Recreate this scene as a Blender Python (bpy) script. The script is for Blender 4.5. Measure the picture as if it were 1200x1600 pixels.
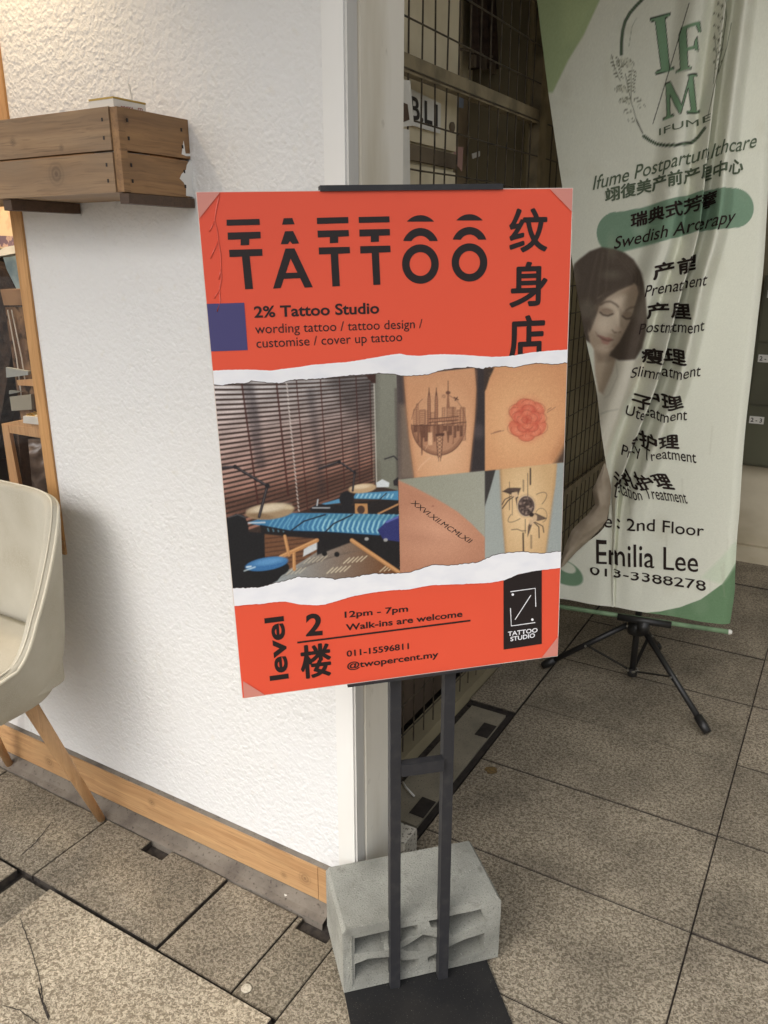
import bpy, bmesh, math, random
import numpy as np
from mathutils import Vector, noise as mnoise
random.seed(7); rng = np.random.default_rng(7)
SC = bpy.context.scene
COL = SC.collection
for o in list(bpy.data.objects): bpy.data.objects.remove(o)

# ------------------------------------------------------------------ camera
F, YAW, PITCH, H = 1239.6, math.radians(-30.458), math.radians(17.96), 1.51
_f = np.array([math.sin(YAW)*math.cos(PITCH), math.cos(YAW)*math.cos(PITCH), -math.sin(PITCH)])
_r = np.array([math.cos(YAW), -math.sin(YAW), 0.0]); _u = np.cross(_r, _f)
CAM = np.array([0, 0, H])
cd = bpy.data.cameras.new('camera'); cam = bpy.data.objects.new('camera', cd); COL.objects.link(cam)
cd.sensor_fit = 'VERTICAL'; cd.sensor_height = 32; cd.sensor_width = 24; cd.lens = F/1600*32
cd.clip_start = .02; cd.clip_end = 500
from mathutils import Matrix
cam.matrix_world = Matrix(((_r[0], _u[0], -_f[0], 0), (_r[1], _u[1], -_f[1], 0), (_r[2], _u[2], -_f[2], H), (0, 0, 0, 1)))
SC.camera = cam

# ------------------------------------------------------------------ light
SUN_EL, SUN_AZ = math.radians(48), math.radians(194)      # azimuth clockwise from +Y
w = bpy.data.worlds.new('World'); SC.world = w; w.use_nodes = True
nt = w.node_tree; bg = nt.nodes['Background']
sky = nt.nodes.new('ShaderNodeTexSky'); sky.sky_type = 'NISHITA'; sky.sun_disc = False
sky.sun_elevation = SUN_EL; sky.sun_rotation = SUN_AZ; sky.air_density = 1.0; sky.dust_density = 6.0; sky.ozone_density = .6
hs_ = nt.nodes.new('ShaderNodeHueSaturation'); hs_.inputs['Saturation'].default_value = .3      # an overcast, milky sky
nt.links.new(sky.outputs[0], hs_.inputs['Color']); nt.links.new(hs_.outputs[0], bg.inputs[0]); bg.inputs[1].default_value = .15
sl = bpy.data.lights.new('sun', 'SUN'); sl.energy = .5; sl.angle = math.radians(80); sl.color = (1, .97, .93)
sun = bpy.data.objects.new('sun', sl); COL.objects.link(sun)
sd = Vector((math.sin(SUN_AZ)*math.cos(SUN_EL), math.cos(SUN_AZ)*math.cos(SUN_EL), math.sin(SUN_EL)))
sun.rotation_euler = sd.to_track_quat('Z', 'Y').to_euler(); sun.location = (0, -6, 8)
SC.view_settings.view_transform = 'Standard'; SC.view_settings.look = 'None'
SC.view_settings.exposure = .6; SC.view_settings.gamma = 1
SC.cycles.use_denoising = True
SC.cycles.max_bounces = 8; SC.cycles.diffuse_bounces = 5; SC.cycles.transparent_max_bounces = 12

# ------------------------------------------------------------------ measuring: a ray through a photo point meets a real plane
def ray(x, y): return _r*(x-600)/F + _u*(800-y)/F + _f
def on_plane(x, y, p, n):
    r = ray(x, y); return CAM + r*((np.asarray(p)-CAM)@n)/(r@n)
def on_x(x, y, X): return on_plane(x, y, (X, 0, 0), np.array([1., 0, 0]))
def on_y(x, y, Y): return on_plane(x, y, (0, Y, 0), np.array([0, 1., 0]))
def on_z(x, y, Z=0): return on_plane(x, y, (0, 0, Z), np.array([0, 0, 1.]))

# ------------------------------------------------------------------ materials
def srgb(r, g, b):
    f = lambda c: (c/255/12.92) if c/255 <= .04045 else ((c/255+.055)/1.055)**2.4
    return (f(r), f(g), f(b), 1)
MATS = {}
def mat(name, col, rough=.6, metal=0, spec=.5, noise=None, bump=None, coat=0):
    """noise: (scale xyz, colour2, lo, hi, detail)  bump: (scale, strength, distance, detail)"""
    m = bpy.data.materials.new(name); m.use_nodes = True; MATS[name] = m
    N, L = m.node_tree.nodes, m.node_tree.links; b = N['Principled BSDF']
    b.inputs['Base Color'].default_value = col; b.inputs['Roughness'].default_value = rough
    b.inputs['Metallic'].default_value = metal; b.inputs['Specular IOR Level'].default_value = spec
    b.inputs['Coat Weight'].default_value = coat
    tc = N.new('ShaderNodeTexCoord')
    last = None
    for k in (noise if isinstance(noise, list) else [noise] if noise else []):
        sc, c2, lo, hi, det = k
        mp = N.new('ShaderNodeMapping'); mp.inputs['Scale'].default_value = sc if isinstance(sc, tuple) else (sc,)*3
        L.new(tc.outputs['Object'], mp.inputs[0])
        nz = N.new('ShaderNodeTexNoise'); nz.inputs['Scale'].default_value = 1; nz.inputs['Detail'].default_value = det
        L.new(mp.outputs[0], nz.inputs['Vector'])
        mr = N.new('ShaderNodeMapRange'); mr.inputs['From Min'].default_value = lo; mr.inputs['From Max'].default_value = hi
        L.new(nz.outputs['Fac'], mr.inputs['Value'])
        mx = N.new('ShaderNodeMix'); mx.data_type = 'RGBA'
        L.new(mr.outputs[0], mx.inputs['Factor'])
        if last: L.new(last, mx.inputs['A'])
        else: mx.inputs['A'].default_value = col
        mx.inputs['B'].default_value = c2; last = mx.outputs['Result']
    if last: L.new(last, b.inputs['Base Color'])
    prev = None
    for k in (bump if isinstance(bump, list) else [bump] if bump else []):
        sc, st, dist, det = k
        mp = N.new('ShaderNodeMapping'); mp.inputs['Scale'].default_value = sc if isinstance(sc, tuple) else (sc,)*3
        L.new(tc.outputs['Object'], mp.inputs[0])
        nz = N.new('ShaderNodeTexNoise'); nz.inputs['Scale'].default_value = 1; nz.inputs['Detail'].default_value = det
        L.new(mp.outputs[0], nz.inputs['Vector'])
        bp = N.new('ShaderNodeBump'); bp.inputs['Strength'].default_value = st; bp.inputs['Distance'].default_value = dist
        L.new(nz.outputs['Fac'], bp.inputs['Height'])
        if prev: L.new(prev, bp.inputs['Normal'])
        prev = bp.outputs[0]
    if prev: L.new(prev, b.inputs['Normal'])
    return m
def attr_mat(name, rough=.5, spec=.4, coat=0, bump=None):
    m = mat(name, (1, 1, 1, 1), rough, spec=spec, coat=coat, bump=bump); N, L = m.node_tree.nodes, m.node_tree.links
    a = N.new('ShaderNodeAttribute'); a.attribute_name = 'print'
    L.new(a.outputs['Color'], N['Principled BSDF'].inputs['Base Color']); return m

def stucco():
    m = mat('stucco_white', srgb(225, 225, 224), .85, noise=[((1.3, 1.3, 1.0), srgb(226, 224, 218), .45, .75, 4), (35, srgb(222, 220, 214), .62, .8, 3)])
    N, L = m.node_tree.nodes, m.node_tree.links; b = N['Principled BSDF']
    tc = [n for n in N if n.type == 'TEX_COORD'][0]
    n1 = N.new('ShaderNodeTexNoise'); n1.inputs['Scale'].default_value = 62; n1.inputs['Detail'].default_value = 6; n1.inputs['Roughness'].default_value = .58; n1.inputs['Distortion'].default_value = .12
    vo = N.new('ShaderNodeTexVoronoi'); vo.feature = 'SMOOTH_F1'; vo.inputs['Scale'].default_value = 115; vo.inputs['Smoothness'].default_value = .8; vo.inputs['Randomness'].default_value = 1
    wv = N.new('ShaderNodeTexNoise'); wv.inputs['Scale'].default_value = 40; wv.inputs['Detail'].default_value = 2
    L.new(tc.outputs['Object'], wv.inputs['Vector'])
    wsc = N.new('ShaderNodeVectorMath'); wsc.operation = 'SCALE'; wsc.inputs['Scale'].default_value = .02; L.new(wv.outputs['Color'], wsc.inputs[0])
    wad = N.new('ShaderNodeVectorMath'); wad.operation = 'ADD'; L.new(tc.outputs['Object'], wad.inputs[0]); L.new(wsc.outputs[0], wad.inputs[1])
    L.new(tc.outputs['Object'], n1.inputs['Vector']); L.new(wad.outputs[0], vo.inputs['Vector'])
    n2 = N.new('ShaderNodeTexNoise'); n2.inputs['Scale'].default_value = 4; n2.inputs['Detail'].default_value = 2
    L.new(tc.outputs['Object'], n2.inputs['Vector'])
    ma = N.new('ShaderNodeMath'); ma.operation = 'MULTIPLY_ADD'; ma.inputs[1].default_value = -.42; L.new(vo.outputs['Distance'], ma.inputs[0]); L.new(n1.outputs['Fac'], ma.inputs[2])
    s = N.new('ShaderNodeMapRange'); s.inputs['From Min'].default_value = .3; s.inputs['From Max'].default_value = .7; s.inputs['To Min'].default_value = .6; L.new(n2.outputs['Fac'], s.inputs['Value'])
    mu = N.new('ShaderNodeMath'); mu.operation = 'MULTIPLY'; L.new(ma.outputs[0], mu.inputs[0]); L.new(s.outputs[0], mu.inputs[1])
    bp = N.new('ShaderNodeBump'); bp.inputs['Strength'].default_value = .75; bp.inputs['Distance'].default_value = .0078
    L.new(mu.outputs[0], bp.inputs['Height']); L.new(bp.outputs[0], b.inputs['Normal']); return m
STUCCO = stucco()

def stone_tile(name, base, dark, sc=150):
    m = mat(name, base, .72, spec=.35)
    N, L = m.node_tree.nodes, m.node_tree.links; b = N['Principled BSDF']
    tc = [n for n in N if n.type == 'TEX_COORD'][0]
    n1 = N.new('ShaderNodeTexNoise'); n1.inputs['Scale'].default_value = sc; n1.inputs['Detail'].default_value = 3.5; n1.inputs['Distortion'].default_value = .9; n1.inputs['Roughness'].default_value = .55
    n2 = N.new('ShaderNodeTexNoise'); n2.inputs['Scale'].default_value = 5; n2.inputs['Detail'].default_value = 5
    n3 = N.new('ShaderNodeTexNoise'); n3.inputs['Scale'].default_value = 420; n3.inputs['Detail'].default_value = 2
    for n in (n1, n2, n3): L.new(tc.outputs['Object'], n.inputs['Vector'])
    r1 = N.new('ShaderNodeMapRange'); r1.inputs['From Min'].default_value = .41; r1.inputs['From Max'].default_value = .60; L.new(n1.outputs['Fac'], r1.inputs['Value'])
    m1 = N.new('ShaderNodeMix'); m1.data_type = 'RGBA'; L.new(r1.outputs[0], m1.inputs['Factor']); m1.inputs['A'].default_value = dark; m1.inputs['B'].default_value = base
    r2 = N.new('ShaderNodeMapRange'); r2.inputs['From Min'].default_value = .3; r2.inputs['From Max'].default_value = .75; r2.inputs['To Min'].default_value = .62; r2.inputs['To Max'].default_value = 1.12; L.new(n2.outputs['Fac'], r2.inputs['Value'])
    r3 = N.new('ShaderNodeMapRange'); r3.inputs['From Min'].default_value = .3; r3.inputs['From Max'].default_value = .7; r3.inputs['To Min'].default_value = .78; r3.inputs['To Max'].default_value = 1.2; L.new(n3.outputs['Fac'], r3.inputs['Value'])
    at = N.new('ShaderNodeAttribute'); at.attribute_name = 'tile_tone'
    mu = N.new('ShaderNodeMath'); mu.operation = 'MULTIPLY'; L.new(r2.outputs[0], mu.inputs[0]); L.new(r3.outputs[0], mu.inputs[1])
    mv = N.new('ShaderNodeVectorMath'); mv.operation = 'SCALE'; L.new(m1.outputs['Result'], mv.inputs[0]); L.new(mu.outputs[0], mv.inputs['Scale'])
    mw = N.new('ShaderNodeVectorMath'); mw.operation = 'MULTIPLY'; L.new(mv.outputs[0], mw.inputs[0]); L.new(at.outputs['Color'], mw.inputs[1])
    L.new(mw.outputs[0], b.inputs['Base Color'])
    bp = N.new('ShaderNodeBump'); bp.inputs['Strength'].default_value = .6; bp.inputs['Distance'].default_value = .0022
    L.new(r1.outputs[0], bp.inputs['Height']); L.new(bp.outputs[0], b.inputs['Normal']); return m
TILE = stone_tile('stone_tile', srgb(172, 161, 142), srgb(112, 102, 86))

def wood(name, c1, c2, axis=0, sc=6, rough=.55, knots=(), wear=None):
    """long grain along one axis, bent by a slow warp; knots: (centre in object space, radius)"""
    m = mat(name, c1, rough); N, L = m.node_tree.nodes, m.node_tree.links; b = N['Principled BSDF']
    tc = [n for n in N if n.type == 'TEX_COORD'][0]
    wn = N.new('ShaderNodeTexNoise'); wn.inputs['Scale'].default_value = 6; wn.inputs['Detail'].default_value = 2; L.new(tc.outputs['Object'], wn.inputs['Vector'])
    ws = N.new('ShaderNodeVectorMath'); ws.operation = 'SCALE'; ws.inputs['Scale'].default_value = .022; L.new(wn.outputs['Color'], ws.inputs[0])
    wa = N.new('ShaderNodeVectorMath'); wa.operation = 'ADD'; L.new(tc.outputs['Object'], wa.inputs[0]); L.new(ws.outputs[0], wa.inputs[1])
    vec = wa.outputs[0]; kf = None
    for (kx, ky, kz), kr in knots:
        d = N.new('ShaderNodeVectorMath'); d.operation = 'DISTANCE'; L.new(tc.outputs['Object'], d.inputs[0]); d.inputs[1].default_value = (kx, ky, kz)
        f = N.new('ShaderNodeMapRange'); f.interpolation_type = 'SMOOTHSTEP'; f.inputs['From Min'].default_value = kr*2.6; f.inputs['From Max'].default_value = 0; L.new(d.outputs['Value'], f.inputs['Value'])
        sn = N.new('ShaderNodeMath'); sn.operation = 'SINE'; mu = N.new('ShaderNodeMath'); mu.operation = 'MULTIPLY'; mu.inputs[1].default_value = 9/kr; L.new(d.outputs['Value'], mu.inputs[0]); L.new(mu.outputs[0], sn.inputs[0])
        q = N.new('ShaderNodeMath'); q.operation = 'MULTIPLY_ADD'; q.inputs[1].default_value = .22; q.inputs[2].default_value = .5; L.new(sn.outputs[0], q.inputs[0])
        r = N.new('ShaderNodeMath'); r.operation = 'MULTIPLY'; L.new(f.outputs[0], r.inputs[0]); L.new(q.outputs[0], r.inputs[1])
        if kf: ad = N.new('ShaderNodeMath'); ad.operation = 'MAXIMUM'; L.new(kf, ad.inputs[0]); L.new(r.outputs[0], ad.inputs[1]); kf = ad.outputs[0]
        else: kf = r.outputs[0]
    prev = None; last = None
    for mult, along, lo, hi, col, det in ((16, .55, .36, .68, c2, 5), (62, 1.3, .52, .74, tuple(x*.72 for x in c2[:3])+(1,), 4), (5, 1.5, .42, .7, wear or tuple(x*.8 for x in c1[:3])+(1,), 4)):
        mp = N.new('ShaderNodeMapping'); v = [sc*mult]*3; v[axis] = sc*along; mp.inputs['Scale'].default_value = v; L.new(vec, mp.inputs[0])
        nz = N.new('ShaderNodeTexNoise'); nz.inputs['Scale'].default_value = 1; nz.inputs['Detail'].default_value = det; L.new(mp.outputs[0], nz.inputs['Vector'])
        r = N.new('ShaderNodeMapRange'); r.inputs['From Min'].default_value = lo; r.inputs['From Max'].default_value = hi; r.inputs['To Max'].default_value = .75; L.new(nz.outputs['Fac'], r.inputs['Value'])
        mx = N.new('ShaderNodeMix'); mx.data_type = 'RGBA'; L.new(r.outputs[0], mx.inputs['Factor'])
        if last: L.new(last, mx.inputs['A'])
        else: mx.inputs['A'].default_value = c1
        mx.inputs['B'].default_value = col; last = mx.outputs['Result']; prev = nz
        if mult == 62: bmp = nz
    if kf:
        mx = N.new('ShaderNodeMix'); mx.data_type = 'RGBA'; L.new(kf, mx.inputs['Factor']); L.new(last, mx.inputs['A']); mx.inputs['B'].default_value = tuple(x*.4 for x in c2[:3])+(1,); last = mx.outputs['Result']
    L.new(last, b.inputs['Base Color'])
    bp = N.new('ShaderNodeBump'); bp.inputs['Strength'].default_value = .3; bp.inputs['Distance'].default_value = .001; L.new(bmp.outputs['Fac'], bp.inputs['Height']); L.new(bp.outputs[0], b.inputs['Normal'])
    return m
PINE_X = wood('pine_skirting', srgb(196, 156, 110), srgb(160, 118, 78), 0, 5, .55, [((-.955, 1.245, .07), .011), ((-1.02, 1.245, .05), .006), ((-1.47, 1.245, .085), .008), ((-1.9, 1.245, .06), .012)])
PINE_Z = wood('pine_frame', srgb(204, 156, 100), srgb(176, 126, 74), 2, 5)
OLDWOOD = wood('stained_wood', srgb(162, 132, 98), srgb(122, 95, 68), 0, 4, .6, [(tuple(on_y(88, 272, 1.08)-np.array((-1.5, 1.17, 1.61))), .013), (tuple(on_y(96, 231, 1.08)-np.array((-1.5, 1.17, 1.61))), .004), (tuple(on_y(20, 222, 1.08)-np.array((-1.5, 1.17, 1.61))), .005)], srgb(138, 116, 92))
OLDWOOD_Y = wood('stained_wood_end', srgb(166, 127, 84), srgb(124, 90, 58), 1, 4, .6, [(tuple(on_x(196, 187, -1.1785)-np.array((-1.5, 1.17, 1.61))), .005)], srgb(120, 92, 64))
DARKWOOD = wood('dark_wood', srgb(88, 66, 48), srgb(62, 44, 32), 0, 5, .6)
BEECH = wood('beech_leg', srgb(210, 168, 122), srgb(184, 140, 94), 2, 6)
SMOOTHW = mat('smooth_white_paint', srgb(232, 231, 227), .55, noise=((3, 3, 1.2), srgb(216, 214, 206), .45, .75, 5), bump=(60, .12, .002, 3))
RETURN = mat('grubby_cream_paint', srgb(240, 235, 222), .6, noise=[((9, 9, 1.4), srgb(204, 194, 170), .42, .75, 5), ((30, 30, 16), srgb(160, 150, 130), .66, .85, 4)], bump=(40, .25, .003, 4))
METALTRIM = mat('grey_trim_paint', srgb(214, 212, 206), .5, noise=((20, 20, 2), srgb(190, 188, 182), .4, .8, 4))
GROUT = mat('dark_grout', srgb(64, 57, 50), .9, noise=(60, srgb(36, 32, 29), .4, .7, 4), bump=(80, .6, .004, 4))
FILLET = mat('dusty_cement', srgb(124, 116, 105), .85, noise=[(14, srgb(92, 84, 76), .4, .7, 5), (120, srgb(70, 62, 55), .6, .75, 3)], bump=(70, .5, .003, 4))
CONC = mat('grey_concrete', srgb(158, 158, 149), .92, noise=[(9, srgb(128, 128, 120), .38, .7, 6), (330, srgb(98, 98, 92), .56, .72, 3), (240, srgb(200, 199, 190), .68, .78, 2), (30, srgb(118, 117, 109), .6, .75, 5)], bump=[(260, .7, .0022, 3), (40, .3, .004, 3)])
BLACK = mat('black_powder_coat', srgb(44, 44, 47), .5, spec=.4, noise=(50, srgb(58, 57, 57), .5, .8, 4), bump=(500, .12, .0004, 2))
PLATE = mat('black_plate', srgb(30, 30, 31), .55, spec=.35, noise=[(9, srgb(40, 39, 38), .45, .7, 5), (520, srgb(120, 116, 108), .73, .76, 1)])
TRIPOD = mat('black_tripod', srgb(34, 33, 32), .42, spec=.5)
STEEL = mat('bare_steel', srgb(180, 178, 170), .35, 1)
FABRIC = mat('beige_chair_fabric', srgb(186, 181, 166), .95, spec=.2, noise=[((7, 7, 5), srgb(166, 159, 142), .42, .7, 5), (420, srgb(180, 174, 158), .45, .7, 3)], bump=[(900, .25, .0006, 2), (22, .2, .004, 3)])
PIPING = mat('chair_piping', srgb(206, 200, 182), .9, spec=.2, bump=(700, .3, .0008, 2))
CEIL = mat('ceiling_paint', srgb(176, 172, 160), .8)
RED = mat('poster_red_print', srgb(234, 88, 60), .42, spec=.45, noise=(2.2, srgb(228, 82, 56), .4, .7, 3), bump=(3.5, .08, .02, 2))
INK = mat('black_print', srgb(34, 26, 26), .45, spec=.4)
BLUEP = mat('blue_print', srgb(74, 70, 118), .42, spec=.4)
WHITEP = mat('white_print', srgb(244, 244, 246), .5, spec=.4, noise=((20, 20, 40), srgb(234, 235, 240), .4, .7, 5))
POSTERBACK = mat('board_edge', srgb(220, 210, 200), .6)
DARKLINE = mat('torn_edge_print', srgb(70, 56, 52), .5)
CORNERP = mat('corner_film', srgb(212, 138, 124), .22, spec=.6)
MESHW = mat('grille_wire', srgb(82, 72, 57), .6, noise=(30, srgb(40, 33, 26), .4, .7, 3))
MESHF = mat('grille_frame', srgb(142, 129, 102), .6, noise=((14, 14, 14), srgb(96, 86, 66), .4, .7, 4))
OLIVE = mat('olive_wall', srgb(150, 140, 112), .8, noise=(2, srgb(122, 112, 88), .35, .7, 4))
CREAMB = mat('cream_board', srgb(222, 211, 182), .7, noise=(6, srgb(200, 188, 158), .4, .7, 4))
DARKB = mat('dark_interior', srgb(118, 104, 84), .8, noise=(4, srgb(72, 60, 48), .4, .7, 4))
BROWNB = mat('brown_fabric', srgb(66, 50, 40), .9, noise=(30, srgb(38, 28, 23), .4, .7, 3), bump=(25, .8, .02, 3))
PAPER = mat('paper_white', srgb(226, 224, 216), .7, noise=(9, srgb(206, 203, 194), .4, .7, 3))
PALECREAM = mat('cream_wall', srgb(206, 196, 172), .8, noise=((3, 3, 5), srgb(176, 164, 138), .4, .72, 4))
BOXGREEN = mat('letterbox_green', srgb(92, 92, 72), .5, noise=(4, srgb(76, 74, 58), .4, .7, 3))
ASPHALT = mat('street_asphalt', srgb(120, 118, 114), .9, noise=(2, srgb(96, 94, 92), .4, .7, 6))

# ------------------------------------------------------------------ mesh helpers
def tag(o, label, cat, group=None, kind=None):
    if label: o['label'] = label
    if cat: o['category'] = cat
    if group: o['group'] = group
    if kind: o['kind'] = kind
    return o
def empty(name, loc, label, cat, group=None):
    o = bpy.data.objects.new(name, None); COL.objects.link(o); o.location = loc; o.empty_display_size = .05
    return tag(o, label, cat, group)
bpy.context.view_layer.update()
def link(name, me, parent=None):
    o = bpy.data.objects.new(name, me); COL.objects.link(o)
    if parent:
        o.parent = parent
        root = Vector((0, 0, 0)); p = parent
        while p: root += Vector(p.location); p = p.parent
        o.location = (0, 0, 0); me.transform(Matrix.Translation(-root))
    return o
def from_pd(name, verts, faces, m, parent=None, smooth=False):
    me = bpy.data.meshes.new(name); me.from_pydata([tuple(map(float, v)) for v in verts], [], faces); me.materials.append(m)
    if smooth: me.polygons.foreach_set('use_smooth', [True]*len(me.polygons))
    me.update(); return link(name, me, parent)
def bm_obj(name, bm, m, parent=None, smooth=False, bevel=0, seg=2):
    if bevel: bmesh.ops.bevel(bm, geom=[e for e in bm.edges if len(e.link_faces) == 2 and e.calc_face_angle(0) > .5], offset=bevel, segments=seg, affect='EDGES', clamp_overlap=True)
    bmesh.ops.recalc_face_normals(bm, faces=bm.faces)
    me = bpy.data.meshes.new(name); bm.to_mesh(me); bm.free()
    for x in (m if isinstance(m, list) else [m]): me.materials.append(x)
    if smooth: me.polygons.foreach_set('use_smooth', [True]*len(me.polygons))
    return link(name, me, parent)
def box(bm, c, s, ax=None, mi=0):
    """box of full size s about c, along the orthonormal axes ax"""
    ax = [Vector(a) for a in (ax or ((1, 0, 0), (0, 1, 0), (0, 0, 1)))]; c = Vector(c)
    vs = [bm.verts.new(c + ax[0]*s[0]/2*i + ax[1]*s[1]/2*j + ax[2]*s[2]/2*k) for i in (-1, 1) for j in (-1, 1) for k in (-1, 1)]
    for q in ((0, 1, 3, 2), (4, 6, 7, 5), (0, 4, 5, 1), (2, 3, 7, 6), (0, 2, 6, 4), (1, 5, 7, 3)):
        f = bm.faces.new([vs[i] for i in q]); f.material_index = mi
def box2(bm, a, b): box(bm, [(x+y)/2 for x, y in zip(a, b)], [abs(x-y) for x, y in zip(a, b)])
def tube(bm, pts, rad, n=10, caps=True):
    pts = [Vector(map(float, p)) for p in pts]; rings = []
    rad = rad if isinstance(rad, (list, tuple)) else [rad]*len(pts)
    for i, p in enumerate(pts):
        t = (pts[min(i+1, len(pts)-1)] - pts[max(i-1, 0)]).normalized()
        a = t.cross(Vector((0, 0, 1)) if abs(t.z) < .95 else Vector((1, 0, 0))).normalized(); b = t.cross(a)
        rings.append([bm.verts.new(p + (a*math.cos(2*math.pi*k/n) + b*math.sin(2*math.pi*k/n))*rad[i]) for k in range(n)])
    for r0, r1 in zip(rings, rings[1:]):
        for k in range(n): bm.faces.new((r0[k], r0[(k+1) % n], r1[(k+1) % n], r1[k]))
    if caps: bm.faces.new(rings[0]); bm.faces.new(rings[-1])
def prism(bm, poly, z0, z1):
    lo = [bm.verts.new((x, y, z0)) for x, y in poly]; hi = [bm.verts.new((x, y, z1)) for x, y in poly]
    bm.faces.new(lo[::-1]); bm.faces.new(hi); n = len(poly)
    for i in range(n): bm.faces.new((lo[i], lo[(i+1) % n], hi[(i+1) % n], hi[i]))
def lathe(bm, c, prof, n=24):
    rings = [[bm.verts.new((c[0]+r*math.cos(2*math.pi*k/n), c[1]+r*math.sin(2*math.pi*k/n), c[2]+z)) for k in range(n)] for r, z in prof]
    for a, b in zip(rings, rings[1:]):
        for k in range(n): bm.faces.new((a[k], a[(k+1) % n], b[(k+1) % n], b[k]))
    bm.faces.new(rings[0]); bm.faces.new(rings[-1])

# ------------------------------------------------------------------ flat artwork: polygons and lettering laid on a mapped surface
_gc = {}
def glyphs(s, offset=0., shear=0., fine=False):
    k = (s, offset, shear, fine)
    if k not in _gc:
        c = bpy.data.curves.new('lettering', 'FONT'); c.body = s; c.offset = offset; c.shear = shear; c.resolution_u = 4;
        o = bpy.data.objects.new('lettering', c); COL.objects.link(o)
        me = bpy.data.meshes.new_from_object(o.evaluated_get(bpy.context.evaluated_depsgraph_get()))
        v = np.zeros(len(me.vertices)*3); me.vertices.foreach_get('co', v); v = v.reshape(-1, 3)[:, :2]
        f = [tuple(p.vertices) for p in me.polygons]
        if fine:                                            # small faces, so that the letters bend with the cloth
            bm = bmesh.new(); bm.from_mesh(me); bmesh.ops.triangulate(bm, faces=bm.faces)
            for _ in range(3): bmesh.ops.subdivide_edges(bm, edges=[e for e in bm.edges if e.calc_length() > .1], cuts=1); bmesh.ops.triangulate(bm, faces=[q for q in bm.faces if len(q.verts) > 3])
            bm.verts.index_update(); v = np.array([q.co[:2] for q in bm.verts]); f = [tuple(x.index for x in q.verts) for q in bm.faces]; bm.free()
        bpy.data.objects.remove(o); bpy.data.meshes.remove(me); bpy.data.curves.remove(c)
        _gc[k] = (v, f)
    return _gc[k]
class Art:
    def __init__(self): self.v, self.f, self.m, self.mats = [], [], [], []
    def add(self, vs, fs, m):
        if m not in self.mats: self.mats.append(m)
        n = len(self.v); self.v += [tuple(map(float, p)) for p in vs]; self.f += [tuple(i+n for i in f) for f in fs]; self.m += [self.mats.index(m)]*len(fs)
    def build(self, name, parent):
        me = bpy.data.meshes.new(name); me.from_pydata(self.v, [], self.f)
        for x in self.mats: me.materials.append(x)
        me.polygons.foreach_set('material_index', self.m); me.update(); return link(name, me, parent)

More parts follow.
